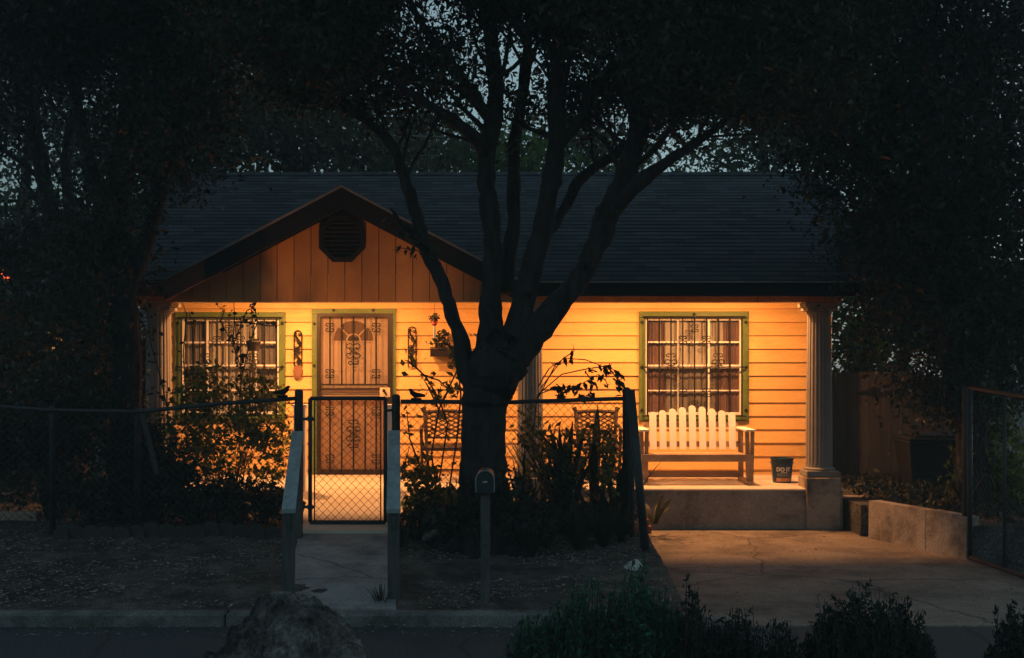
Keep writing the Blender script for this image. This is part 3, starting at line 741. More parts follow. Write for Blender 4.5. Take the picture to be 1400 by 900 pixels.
def bucket():
    c = (X(1069, 14.95), 14.95)
    root = thing('bucket', 'dark blue plastic bucket with white lettering standing beside the porch bench', 'bucket', (c[0], c[1], PF))
    b = MB(); b.lathe([(.108, PF + .002), (.112, PF + .01), (.132, PF + .235), (.142, PF + .238), (.142, PF + .25), (.134, PF + .253), (.136, PF + .285), (.146, PF + .288), (.146, PF + .305), (.135, PF + .305), (.128, PF + .25), (.105, PF + .02)], c[0], c[1], 36)
    b.build('shell', M['bucket'], root, False)
    h = MB(); h.tube([(c[0] + .147 * math.cos(R(a)), c[1] - .01 + .12 * math.sin(R(a)), PF + .245 - .02 * math.sin(R(a))) for a in range(0, 181, 12)], .004, 6); h.build('wire_handle', M['rim'], root)
    def wrap(o, dz):   # bend the flat piece on to the bucket wall
        for v in o.data.vertices:
            z = v.co.z; r = .112 + (z - .01) * .089 + .0012; a = v.co.x / r
            dy = v.co.y
            v.co.x = r * math.sin(a); v.co.y = -r * math.cos(a) + (dy + .0) * .0 - .0004
    g = text_mesh('lettering', 'DO IT', .066, M['letter'], root, (c[0] - .008, c[1], PF + .165), 0, bold=.0022); wrap(g, 0)
    g = text_mesh('lettering', 'RIGHT', .052, M['fadedletter'], root, (c[0] - .008, c[1], PF + .098), 0, bold=.001); wrap(g, 0)
    l = MB()
    for i in range(6): l.quad((c[0] - .04 + .013 * i, c[1], PF + .124), (c[0] - .04 + .013 * (i + 1), c[1], PF + .124), (c[0] - .04 + .013 * (i + 1), c[1], PF + .131), (c[0] - .04 + .013 * i, c[1], PF + .131))
    wrap(l.build('underline', M['letter'], root), 0)
    l = MB()
    for i in range(10):
        u0, u1 = -.095 + .019 * i, -.095 + .019 * (i + 1)
        l.quad((c[0] + u0, c[1], PF + .018), (c[0] + u1, c[1], PF + .018), (c[0] + u1, c[1], PF + .062), (c[0] + u0, c[1], PF + .062))
    wrap(l.build('paper_label', M['paper'], root), 0)
bucket()
def chair(px0, px1, ptop, Y, label):
    xc = X((px0 + px1) / 2, Y); hw = (X(px1, Y) - X(px0, Y)) / 2; top = Z(ptop, Y)
    root = thing('lattice_chair', label, 'chair', (xc, Y, PF), 'rattan armchairs on the porch')
    sh = PF + .42; yb = Y + .26; yf = Y - .26
    for sx in (-1, 1):
        p = MB(); p.tube([(xc + sx * (hw - .02), yf, PF), (xc + sx * hw, yf, sh + .2), (xc + sx * hw, yf + .03, sh + .23)], [.016, .02, .02], 8); p.build('leg', M['rattan'], root)
        p = MB(); p.tube([(xc + sx * (hw - .06), yb, PF), (xc + sx * (hw - .03), yb, sh), (xc + sx * hw, yb + .09, top - .02), (xc + sx * (hw + .02), yb + .1, top + .03)], [.016, .02, .024, .034], 8); p.build('leg', M['rattan'], root)
        p = MB(); p.tube([(xc + sx * hw, yf - .03, sh + .22), (xc + sx * (hw + .015), Y, sh + .24), (xc + sx * hw, yb + .05, sh + .27)], .022, 8); p.build('arm', M['rattan'], root)
    s = MB(); s.box(xc - hw, xc + hw, yf - .02, yb + .01, sh - .03, sh + .02, .012); s.build('seat', M['rattan'], root)
    b = MB()
    b.tube([(xc - hw + (2 * hw) * k / 8, yb + .09 - .0 * k, top - .03 + .015 * math.sin(k / 8 * math.pi)) for k in range(9)], .022, 8)
    b.build('back_rail', M['rattan'], root)
    b = MB(); b.tube([(xc - hw + .03, yb + .02, sh + .10), (xc + hw - .03, yb + .02, sh + .10)], .014, 8)
    b.build('back_rail', M['rattan'], root)
    l = MB(); H = top - .03 - (sh + .10)
    n = 5
    for k in range(-n, n):
        for s_ in (-1, 1):
            # diagonal rods clipped to the back
            u0, u1 = k / n, k / n + 1.2
            t0 = max(0, -u0 / 1.2); t1 = min(1, (1 - u0) / 1.2)
            if t1 - t0 < .1: continue
            pt = []
            for t in (t0, t1):
                u = u0 + 1.2 * t
                if s_ < 0: u = 1 - u
                pt.append((xc - hw + 2 * hw * u, yb + .02 + .07 * t + .006 * s_, sh + .10 + H * t))
            l.tube(pt, .0085, 5)
    l.build('back_lattice', M['rattan'], root)
    f = MB(); f.tube([(xc - hw, yf, PF + .16), (xc + hw, yf, PF + .16)], .012, 6); f.tube([(xc - hw, yf, PF + .16), (xc - hw + .04, yb, PF + .16)], .012, 6); f.tube([(xc + hw, yf, PF + .16), (xc + hw - .04, yb, PF + .16)], .012, 6); f.build('stretcher', M['rattan'], root)
chair(578, 640, 562, 15.15, 'rattan armchair with lattice back between the front door and the big tree trunk')
chair(789, 846, 562, 15.15, 'rattan armchair with lattice back right of the trunk, behind the strap leaved plants')
def plaque(px, top, bot, label):
    xc = X(px, WY - .03); zt, zb = Z(top, WY - .03), Z(bot, WY - .03); y = WY - .045; hw = .05
    root = thing('wall_plaque', label, 'wall ornament', (xc, y, zb), 'openwork iron wall plaques beside the door')
    f = MB(); n = 8
    pts = [(xc - hw, y, zb), (xc - hw, y, zt - hw)] + [(xc - hw * math.cos(math.pi * k / n), y, zt - hw + hw * math.sin(math.pi * k / n)) for k in range(1, n)] + [(xc + hw, y, zt - hw), (xc + hw, y, zb), (xc - hw, y, zb)]
    f.tube(pts, .008, 6); f.build('frame', M['iron'], root)
    s = MB(); H = zt - zb
    s.tube([(xc + .035 * math.sin(k * .62), y - .004, zb + H * k / 20) for k in range(20)], [.009 + .007 * abs(math.sin(k * 1.1)) for k in range(20)], 6)
    for k in range(7):
        sx = -1 if k % 2 else 1
        spiral(s, xc + sx * .005, zb + H * (k + .7) / 8, y - .004, .045, sx, 1, .006)
    for zz, r in ((zb + H * .42, .03), (zb + H * .70, .022), (zb + H * .12, .02)):
        s.prism([(xc - r, zz), (xc, zz - r * 1.5), (xc + r, zz), (xc, zz + r * 1.5)], y - .012, y - .001)
    s.build('scrollwork', M['iron'], root)
plaque(407.5, 452, 500, 'dark openwork iron plaque between the left window and the door, above a clay disc')
plaque(563.5, 447, 502, 'dark openwork iron plaque on yellow siding just right of the door')
d = MB(); dc = P(407.5, 508, WY - .04)
d.prism([(dc.x + .062 * math.cos(R(15 * k)), dc.z + .085 * math.sin(R(15 * k))) for k in range(24)], WY - .062, WY - .022)
d.prism([(dc.x + .045 * math.cos(R(15 * k)), dc.z + .065 * math.sin(R(15 * k))) for k in range(24)], WY - .066, WY - .0615)
tag(d.build('clay_disc', M['clay']), 'round brown clay disc hanging under the iron plaque left of the door', 'wall ornament')
# hanging pot in front of the left window
def hang_pot():
    Y = 14.9; xc = X(346.5, Y); zt = Z(466, Y); zb = Z(480, Y)
    r = thing('hanging_pot', 'small dark hanging pot on thin wires before the left window', 'hanging pot', (xc, Y, zb))
    p = MB(); p.lathe([(.062, zb), (.068, zb + .01), (.09, zt - .02), (.096, zt - .018), (.096, zt), (.084, zt), (.075, zt - .03)], xc, Y, 20); p.build('pot', M['pot'], r)
    w_ = MB()
    for a in (20, 140, 260): w_.tube([(xc + .092 * math.cos(R(a)), Y + .092 * math.sin(R(a)), zt), (xc + .004, Y, zt + .30)], .003, 4)
    w_.tube([(xc + .004, Y, zt + .29), (xc + .004, Y, 2.984)], .003, 4); w_.build('wire', M['iron'], r)
    c = ellipsoid_pts((xc, Y, zt + .0), (.07, .07, .03), 60); leaf_cloud('foliage', c, .05, .02, M['leaf_dark'], r)
    w2 = MB()
    for k in range(5): w2.tube([(xc + rnd.uniform(-.03, .03), Y, zb + .01), (xc + rnd.uniform(-.04, .04), Y - .02, zb - .08), (xc + rnd.uniform(-.05, .05), Y - .02, zb - .2 - .08 * k)], .003, 4)
    w2.build('trailing_stem', M['twig'], r)
hang_pot()
def hang_flower():
    Y = 15.0; xc = X(594, Y)
    r = thing('hanging_feeder', 'red flowered hanging feeder with a slim glass tube on a wire right of the door', 'bird feeder', (xc, Y, Z(466, Y)))
    w_ = MB(); w_.tube([(xc, Y, Z(440, Y)), (xc + .005, Y, 2.984)], .0025, 4); w_.build('wire', M['iron'], r)
    t = MB(); t.lathe([(.012, Z(465, Y)), (.016, Z(463, Y)), (.016, Z(445, Y)), (.01, Z(443, Y))], xc, Y, 12); t.build('tube', M['rim'], r)
    f = MB()
    f.lathe([(.012, Z(446, Y)), (.034, Z(443.5, Y)), (.03, Z(440, Y)), (.008, Z(438.5, Y))], xc, Y, 12); f.build('cap', M['red'], r)
    leaf_cloud('petals', ellipsoid_pts((xc, Y, Z(434, Y)), (.075, .05, .05), 34), .055, .03, M['leaf_dark'], r)
    leaf_cloud('red_petals', ellipsoid_pts((xc, Y, Z(437, Y)), (.05, .04, .04), 16), .045, .03, M['red'], r)
hang_flower()
def wall_planter():
    Y = 15.9; x0, x1 = X(589, Y), X(632, Y); z0, z1 = Z(488, Y), Z(475, Y)
    r = thing('wall_planter', 'slatted wall planter with a dark plant hanging on the siding behind the forked trunk', 'planter', ((x0 + x1) / 2, Y, z0))
    b = MB(); b.box(x0, x1, Y - .13, Y - .12, z0, z0 + .015); b.box(x0, x1, Y - .13, Y - .12, z1 - .015, z1); b.box(x0 + .01, x1 - .01, Y - .11, Y + .05, z0 + .01, z1 - .02)
    x = x0
    while x < x1: b.box(x, x + .012, Y - .135, Y - .1305, z0, z1); x += .024
    b.build('slatted_box', M['bronze'], r)
    c = np.concatenate([ellipsoid_pts((x0 + .16, Y - .05, z1 + .10), (.13, .08, .13), 150), ellipsoid_pts((x1 - .06, Y - .05, z0 - .10), (.17, .08, .07), 110)])
    leaf_cloud('foliage', c, .06, .028, M['leaf_dark'], r)
wall_planter()
# white posts of the porch railing behind the gate
for px0, px1, lab in ((402, 419, 'white square porch railing post left of the chain link gate'), (529, 545, 'white square porch railing post right of the chain link gate')):
    Y = 14.05; xc = X((px0 + px1) / 2, Y); hw = .066
    r = thing('railing_post', lab, 'post', (xc, Y, PF))
    p = MB(); p.box(xc - hw, xc + hw, Y - hw, Y + hw, .40, Z(556, Y), .006); p.build('shaft', M['white'], r)
    p = MB(); p.box(xc - hw - .015, xc + hw + .015, Y - hw - .015, Y + hw + .015, Z(556, Y) + .001, Z(553, Y), .004); p.build('cap', M['white'], r)

# ------------------------------------------------------------------ chain link fence, gate, driveway gates
FY = 11.9
def chain(mb, x0, x1, zf0, zf1, y, r=.0036, pitch=.0395, ax=None):
    """woven wires as zigzags; zf0/zf1: bottom and top as functions of x"""
    n = int((x1 - x0) / pitch); pitch = (x1 - x0) / n
    m = pitch * 2.0
    for i in range(n):
        xa = x0 + i * pitch; pts = []
        z = zf0(xa) ; k = 0
        while z < zf1(xa):
            xx = xa + (0 if (k + i) % 2 == 0 else pitch)
            pts.append((xx, y + (.003 if (k + i) % 2 else -.003), z)); z += m / 2 * 1.02; k += 1
        # neighbours interlock: each wire zigzags between xa and xa+pitch
        if len(pts) > 1: mb.tube(pts, r, 3, False)
def fence(name, pxs, railpts, label, g0, group=None):
    xs = [p[0] for p in railpts]
    top = lambda x: float(np.interp(x, xs, [p[1] for p in railpts]))
    r = thing(name, label, 'fence', (xs[0], FY, g0(xs[0])), group)
    for px, rad, extra in pxs:
        p = MB(); x = X(px, FY); zt = top(x) + extra
        p.tube([(x, FY + .03, g0(x) - .05), (x, FY + .03, zt - .01), (x, FY + .03, zt + .005), (x, FY + .03, zt + .02)], [rad, rad, rad * .95, rad * .45], 12); p.build('fence_post', M['galv'], r, True)
    rl = MB(); rl.tube([(x, FY, z) for x, z in railpts], .021, 10); rl.build('top_rail', M['galv'], r, True)
    ch = MB(); chain(ch, xs[0], xs[-1], lambda x: g0(x) + .03, lambda x: top(x) + .01, FY - .012); ch.build('wire_mesh', M['wire'], r)
    return r, top
gz = lambda x: yardz(x, FY)
lf, _ = fence('chain_link_fence', [(-110, .03, .03), (70, .03, .03), (187, .035, .02), (408, .042, .07)], [(X(-160, FY), Z(553, FY)), (X(0, FY), Z(556, FY)), (X(70, FY), Z(561, FY)), (X(190, FY), Z(563, FY)), (X(300, FY), Z(552, FY)), (X(404, FY), Z(545, FY))], 'sagging chain link fence with pipe rail, left of the gate, overgrown by a bush', gz)
# leaning brace of the left fence
MB().tube([(X(197, FY), FY - .05, Z(566, FY)), (X(218, FY), FY - .08, Z(648, FY))], .028, 8).build('brace', M['galv'], lf)
fence('chain_link_fence', [(541, .042, .05), (857, .04, .09)], [(X(548, FY), Z(549, FY)), (X(700, FY), Z(550, FY)), (X(855, FY), Z(545, FY))], 'chain link fence with pipe rail passing behind the tree trunk, right of the gate', gz)
def walk_gate():
    x0, x1 = X(424, FY), X(527, FY); z0, z1 = .39, Z(545, FY)
    r = thing('chain_link_gate', 'closed chain link garden gate at the top of the entrance ramp', 'gate', ((x0 + x1) / 2, FY, .37))
    f = MB(); q = .02
    f.tube([(x0, FY, z0), (x0, FY, z1)], q, 10); f.tube([(x1, FY, z0), (x1, FY, z1)], q, 10); f.tube([(x0, FY, z1), (x1, FY, z1)], q, 10); f.tube([(x0, FY, z0), (x1, FY, z0)], q, 10)
    f.tube([(x0 + .045, FY - .01, z0), (x0 + .045, FY - .01, z1)], .007, 6); f.tube([(x1 - .045, FY - .01, z0), (x1 - .045, FY - .01, z1)], .007, 6)
    f.build('gate_frame', M['galv'], r, True)
    c = MB(); chain(c, x0 + .045, x1 - .045, lambda x: z0 + .01, lambda x: z1 + .0, FY - .015); c.build('wire_mesh', M['wire'], r)
    for zz in (z0 + .15, z1 - .2):
        h = MB(); h.tube([(x0 - .11, FY + .02, zz), (x0 - .05, FY - .005, zz), (x0 + .05, FY - .02, zz)], .014, 8); h.lathe([(.03, zz - .02), (.032, zz), (.03, zz + .02)], x0, FY, 12); h.build('hinge', M['galv'], r)
    h = MB(); h.tube([(x1 + .0, FY - .02, z1 - .12), (x1 + .1, FY + .0, z1 - .11)], .013, 8); h.bar((x1 + .09, FY - .03, z1 - .16), (x1 + .09, FY - .03, z1 - .05), .03, .012); h.build('latch', M['galv'], r)
walk_gate()
# driveway gates: two tall leaves standing open
def leaf_gate(name, label, hinge, end, zt0, zt1, lean, mids, wmesh=True):
    r = thing(name, label, 'gate', (hinge[0], hinge[1], 0), 'tall driveway gate leaves')
    f = MB(); a = Vector(hinge); b = Vector(end)
    def pt(t, z, zt): # lean: horizontal shift of the top at the free end
        p = a.lerp(b, t); return (p.x + lean * t * (z / zt), p.y, z)
    f.tube([pt(0, .03, zt0), pt(0, zt0, zt0)], .024, 10); f.tube([pt(1, .03, zt1), pt(1, zt1, zt1)], .024, 10)
    f.tube([pt(0, zt0, zt0), pt(1, zt1, zt1)], .022, 10); f.tube([pt(0, .04, zt0), pt(1, .04, zt1)], .022, 10)
    for t in mids: f.tube([pt(t, .04, 1), pt(t, zt0 + (zt1 - zt0) * t, 1)], .018, 8)
    f.build('gate_frame', M['galv'], r, True)
    c = MB(); n = int((b - a).length / .045)
    for i in range(n):
        p_ = []
        z = .05; k = 0
        while z < min(zt0, zt1):
            t = (i + ((k + i) % 2)) / n; p_.append(pt(t, z, (zt0 + zt1) / 2)); z += .045; k += 1
        c.tube(p_, .0022, 3, False)
    c.build('wire_mesh', M['wire'], r)
    return r
def gpost(x, y, zt, label):
    return tag(MB().tube([(x, y, -.05), (x, y, zt), (x, y, zt + .02)], [.045, .045, .02], 12).build('gate_post', M['galv'], None, True), label, 'post')
gr_ = leaf_gate('driveway_gate', 'tall mesh gate leaf standing open along the right edge of the driveway', (X(1326, 11.93), 11.93, 0), (4.70, 9.35, 0), Z(530, 11.93), 1.56, .0, (.27, .62))
for t in (.10, .35):
    p = Vector((4.49, 11.93, 1.70)).lerp(Vector((4.70, 9.35, 1.58)), t)
    MB().tube([p, p + Vector((.01, 0, .07)), p + Vector((.0, 0, .09))], [.014, .018, .008], 8).build('finial', M['galv'], gr_, True)
gl = leaf_gate('driveway_gate', 'leaning mesh gate leaf seen edge on at the left edge of the driveway', (X(864, 11.75), 11.75, 0), (X(883, 11.1), 11.1, 0), 1.66, 1.68, -.15, ())
MB().tube([(1.24, 11.1, .03), (1.085, 11.1, 1.70)], .036, 10).build('end_tube', M['galv'], gl, True)
gpost(X(1322, 12.05), 12.05, 1.70, 'dark pipe gate post at the end of the low concrete retaining wall')
# bird shaped ornaments on the rails
for px, py, sx, lab in ((386, 545, 1, 'small dark bird ornament perched on the rail left of the gate'), (569, 549, -1, 'small dark bird ornament perched on the rail right of the gate')):
    c = P(px, py, FY); b = MB()
    b.box(c.x - .05, c.x + .05, FY - .03, FY + .03, c.z + .01, c.z + .035, .006)
    r = thing('bird_ornament', lab, 'ornament', (c.x, FY, c.z + .01)); b.build('mount', M['iron'], r)
    q = MB(); pts = [(c.x - sx * .09, FY, c.z + .055), (c.x - sx * .04, FY, c.z + .06), (c.x + sx * .01, FY, c.z + .062), (c.x + sx * .04, FY, c.z + .085), (c.x + sx * .052, FY, c.z + .108), (c.x + sx * .062, FY, c.z + .115), (c.x + sx * .085, FY, c.z + .11)]
    q.tube(pts, [.012, .022, .03, .024, .019, .014, .002], 10); q.build('body', M['iron'], r, True)

# ------------------------------------------------------------------ ramp handrails
def handrail(far, near, zf, zn, yf, yn, w0, gzn, gzf, label):
    r = thing('ramp_handrail', label, 'handrail', (near, yn, gzn), 'handrails of the entrance ramp')
    a = Vector((far, yf, zf)); b = Vector((near, yn, zn))
    t = MB(); t.bar(a, b, w0, .035); t.build('top_board', M['handrail'], r)
    for tt, g in ((.02, gzf), (.97, gzn)):
        p = a.lerp(b, tt); q = MB(); q.box(p.x - .042, p.x + .042, p.y - .042, p.y + .042, g - .05, p.z - .03); q.build('post', M['postwood'], r)
    p = a.lerp(b, .5); q = MB(); q.bar((a.x, a.y, a.z - .09), (b.x, b.y, b.z - .09), .035, .085); q.build('side_rail', M['postwood'], r)
handrail(X(407, 11.45), X(394.5, 9.35), Z(592, 11.45), Z(699, 9.35), 11.45, 9.35, .105, .1, .28, 'sloping grey wooden handrail on the left side of the entrance ramp')
handrail(X(539, 11.45), X(538, 9.35), Z(591, 11.45), Z(699, 9.35), 11.45, 9.35, .11, .1, .28, 'sloping grey wooden handrail on the right side of the entrance ramp, nearest the mailbox')
def mailbox():
    Y = 9.42; xc = X(663.5, Y); zb, zt = Z(673, Y), Z(642, Y)
    r = thing('mailbox', 'round topped dark mailbox on a wooden post behind the kerb', 'mailbox', (xc, Y, .1))
    p = MB(); p.box(xc - .036, xc + .036, Y - .036, Y + .036, .05, zb, .004); p.build('post', M['postwood'], r)
    hw = .07; prof = [(xc - hw, zb + .001), (xc + hw, zb + .001)] + [(xc + hw * math.cos(math.pi * k / 14), zt - hw + hw * math.sin(math.pi * k / 14)) for k in range(15)]
    b = MB(); b.prism(prof, Y - .10, Y + .22); b.build('box', M['mailbox'], r)
    d = MB(); prof2 = [((x - xc) * .9 + xc, (z - zb) * .92 + zb + .006) for x, z in prof]; d.prism(prof2, Y - .112, Y - .101); d.build('door', M['mailbox'], r)
    k = MB(); k.tube([((x - xc) * 1.0 + xc, Y - .105, z) for x, z in [(xc + hw, zb + .01)] + prof[2:] + [(xc - hw, zb + .01)]], .0045, 6); k.build('door_rim', M['rim'], r)
    e = MB(); e.tube([(xc - .018 + .004 * i, Y - .115, (zb + zt) / 2 + .0 + .005 * math.sin(i * 1.3) + (.004 if i > 5 else 0)) for i in range(10)], .003, 5); e.build('emblem', M['letter'], r)
    h = MB(); h.bar((xc + hw + .006, Y + .02, zb + .03), (xc + hw + .006, Y + .13, zb + .03), .008, .03); h.build('flag', M['mailbox'], r)
    text_mesh('post_numeral', '5', .075, M['dimletter'], r, (xc, Y - .037, Z(722, Y)), .001)
    text_mesh('post_numeral', '0', .075, M['dimletter'], r, (xc, Y - .037, Z(739, Y)), .001)
    text_mesh('post_numeral', '5', .075, M['dimletter'], r, (xc, Y - .037, Z(756, Y)), .001)
mailbox()

# ------------------------------------------------------------------ walls, wooden fence, bin on the right
def rwall():
    a, b = Vector((3.94, 13.46, 0)), Vector((4.49, 11.93, 0)); r = thing('retaining_wall', 'low pale concrete retaining wall angled along the right side of the driveway', 'wall', a)
    d = (b - a).normalized(); nrm = Vector((-d.y, d.x, 0)); L = (b - a).length
    if nrm.x < 0: nrm = -nrm
    for t0, t1, h in ((0, .585, .425), (.592, .965, .432)):
        p, q = a + d * L * t0, a + d * L * t1; w_ = MB(); k = 10
        for i in range(k):
            u, v = p.lerp(q, i / k), p.lerp(q, (i + 1) / k)
            j = [rnd.uniform(-.004, .004) for _ in range(2)]
        w_.hexa([p + Vector((0, 0, -.05)), q + Vector((0, 0, -.05)), q + nrm * .16 + Vector((0, 0, -.05)), p + nrm * .16 + Vector((0, 0, -.05)),
                 p + Vector((0, 0, h)) + nrm * .01, q + Vector((0, 0, h)) + nrm * .01, q + nrm * .16 + Vector((0, 0, h)), p + nrm * .16 + Vector((0, 0, h))])
        w_.build('wall_panel', M['concrete'], r)
rwall()
def wood_fence():
    Y = 16.4; r = thing('board_fence', 'tall brown vertical board fence gate with arched top beside the right porch column', 'fence', (X(1220, Y), Y, .36))
    x = X(1128, Y); k = 0
    while x < X(1330, Y):
        px = 700 + x / Y * F; zt = Z(508 + ((px - 1205) / 75) ** 2 * 2.2, Y) - (.0 if px < 1245 else min(.2, (px - 1245) * .0018)); wd = .142
        b = MB(); tl = rnd.uniform(-.008, .008)
        b.hexa([(x, Y + tl, .36), (x + wd, Y + tl, .36), (x + wd, Y + .022 + tl, .36), (x, Y + .022 + tl, .36), (x, Y + tl, zt), (x + wd, Y + tl, zt - .004), (x + wd, Y + .022 + tl, zt - .004), (x, Y + .022 + tl, zt)])
        b.build('board', M['fencewood'], r); x += wd + .007; k += 1
    rl = MB(); rl.box(X(1128, Y), X(1328, Y), Y + .04, Y + .08, .6, .7); rl.box(X(1128, Y), X(1328, Y), Y + .04, Y + .08, 1.45, 1.55); rl.build('cross_rail', M['fencewood'], r)
    for py in (536, 655):
        c = P(1196, py, Y); s = .30
        sh = [(-1, 0), (-.72, -.10), (-.42, -.12), (-.22, -.28), (0, -.33), (.22, -.28), (.42, -.12), (.72, -.10), (1, 0), (.72, .08), (.42, .10), (.2, .24), (0, .42), (-.2, .24), (-.42, .10), (-.72, .08)]
        m_ = MB(); m_.prism([(c.x + u * s, c.z + v * s * .6) for u, v in sh], Y - .03, Y - .012); m_.build('iron_strap', M['iron'], r)
wood_fence()
def wheelie():
    Y = 15.3; x0, x1 = X(1232, Y), X(1312, Y); z0, zt = .36, Z(590, Y)
    r = thing('wheeled_bin', 'dark wheeled rubbish bin in front of the board fence', 'bin', ((x0 + x1) / 2, Y, z0))
    b = MB(); i = .06; b.hexa([(x0 + i, Y - .25, z0 + .04), (x1 - i, Y - .25, z0 + .04), (x1 - i, Y + .2, z0 + .04), (x0 + i, Y + .2, z0 + .04), (x0, Y - .32, zt - .1), (x1, Y - .32, zt - .1), (x1, Y + .3, zt - .1), (x0, Y + .3, zt - .1)])
    b.box(x0 - .015, x1 + .015, Y - .335, Y + .315, zt - .14, zt - .099, .01); b.build('body', M['bin'], r)
    l = MB(); l.box(x0 - .02, x1 + .02, Y - .36, Y + .33, zt - .098, zt - .06, .012); l.box(x0 + .08, x1 - .08, Y - .33, Y + .2, zt - .06, zt - .02, .015); l.build('lid', M['bin'], r)
    for xx in (x0 + .02, x1 - .07):
        w_ = MB(); w_.tube([(xx, Y + .25, z0 + .1), (xx + .05, Y + .25, z0 + .1)], .1, 18); w_.build('wheel', M['iron'], r)
    h = MB(); h.tube([(x0 + .05, Y + .36, zt - .1), (x1 - .05, Y + .36, zt - .1)], .016, 8); h.build('handle', M['bin'], r)
wheelie()
tag(MB().box(X(868, 13.9), X(890, 13.9), 13.84, 13.94, .0, .09, .008).box(X(868, 13.9) + .02, X(887, 13.9), 13.85, 13.93, .092, .165, .008).build('loose_bricks', M['brick']), 'pair of loose red bricks stacked by the porch face near the gate post', 'bricks')

# ------------------------------------------------------------------ rock, stones, edging
def rocky(name, c, rad, m, label, cat, seed, amp=.3, sub=5, clipz=None):
    import bmesh
    bm = bmesh.new(); bmesh.ops.create_icosphere(bm, subdivisions=sub, radius=1)
    rq = random.Random(seed); planes = []
    for _ in range(26):
        n_ = Vector((rq.gauss(0, 1), rq.gauss(0, 1), rq.gauss(0, 1))).normalized(); planes.append((n_, rq.uniform(.72, 1.0) if amp < .33 else rq.uniform(.92, 1.22)))
    s = Vector((seed * 3.7, seed * 1.3, seed))
    for v in bm.verts:
        p = v.co.normalized(); bx_ = (abs(p.x) ** 4 + abs(p.y) ** 4 + abs(p.z) ** 4) ** -.25 if amp > .33 else 1.12; k = min([bx_] + [d_ / max(1e-3, p.dot(n_)) for n_, d_ in planes if p.dot(n_) > .2])
        k += amp * (.16 * mn.noise(p * 3 + s) + .22 * (.3 - abs(mn.noise(p * 4.4 + s))) + .16 * (.3 - abs(mn.noise(p * 10 + s))) + .05 * mn.noise(p * 30 + s) + .10 * (mn.cell(p * 6 + s) if hasattr(mn, 'cell') else 0))
        v.co = Vector((p.x * k * rad[0], p.y * k * rad[1], p.z * k * rad[2]))
    me = bpy.data.meshes.new(name); bm.to_mesh(me); bm.free(); me.polygons.foreach_set('use_smooth', [True] * len(me.polygons))
    o = link(name, me, m); o.location = c
    if sub > 5: me.polygons.foreach_set('use_smooth', [False] * len(me.polygons))
    return tag(o, label, cat)
rk_ = rocky('boulder', (X(386, 5.3), 5.3, .24), (.375, .36, .65), M['rock'], 'broad grey boulder with ragged top at the near edge of the road', 'boulder', 4, .34, 6)
rocky('pale_stone', (X(866, 10.4), 10.4, .20), (.085, .07, .065), M['stone'], 'small white stone lying just behind the tallest foreground shrub', 'stone', 2, .3, 4)
rocky('garden_stone', (X(591, 11.2), 11.2, .33), (.10, .09, .08), M['rock'], 'grey garden stone half buried right of the ramp', 'stone', 6, .3, 4)
ed = MB()
ed.prism([(.085 * math.cos(math.pi * k / 12), .04 + .085 * math.sin(math.pi * k / 12)) for k in range(13)] + [(-.085, -.06), (.085, -.06)], -.025, .025)
e0 = ed.build('edging_stone', M['mossy']); first = True
for k in range(15):
    px = 84 + 20.5 * k; Y = 11.72 + .05 * math.sin(k * 1.3); x = X(px, Y)
    o = e0 if first else e0.copy()
    if not first: col.objects.link(o)
    first = False
    o.location = (x, Y, yardz(x, Y) + rnd.uniform(-.01, .015)); o.rotation_euler = (rnd.uniform(-.1, .1), rnd.uniform(-.05, .05), rnd.uniform(-.2, .2))
    tag(o, 'small round topped concrete edging stone in the row below the left chain link fence', 'edging stone', 'scalloped edging stones under the left fence')
tag(MB().box(X(-40, 12.6), X(52, 12.6), 12.55, 12.72, .2, Z(700, 12.6), .012).build('border_wall', M['plinth']), 'low concrete border wall at the far left behind the fence', 'wall')

# ------------------------------------------------------------------ antenna, neighbour house, red lamp
def antenna():
    Y = 18.15; x = X(585, Y); r = thing('tv_antenna', 'thin rooftop television antenna standing behind the ridge, left of the big tree limbs', 'antenna', (x, Y, 4.72))
    MB().tube([(x, Y, 4.70), (x, Y, Z(186, Y))], .014, 8).build('mast', M['galv'], r)
    MB().tube([(x, Y, Z(185, Y)), (x, Y, Z(168, Y))], .017, 8).build('mast_top', M['rim'], r)
    b = MB(); b.tube([(X(533, Y), Y, Z(185.5, Y)), (X(608, Y), Y, Z(187.5, Y))], .012, 6)
    b.build('boom', M['rim'], r)
    e = MB()
    for k in range(8):
        px = 537 + 9.6 * k; c = P(px, 186, Y); e.tube([(c.x, Y - .22, c.z), (c.x, Y + .22, c.z)], .005, 5)
    for py in (192, 205, 213): e.tube([(x - .12, Y, Z(py, Y)), (x + .17, Y, Z(py, Y))], .005, 5)
    e.build('elements', M['rim'], r)
antenna()
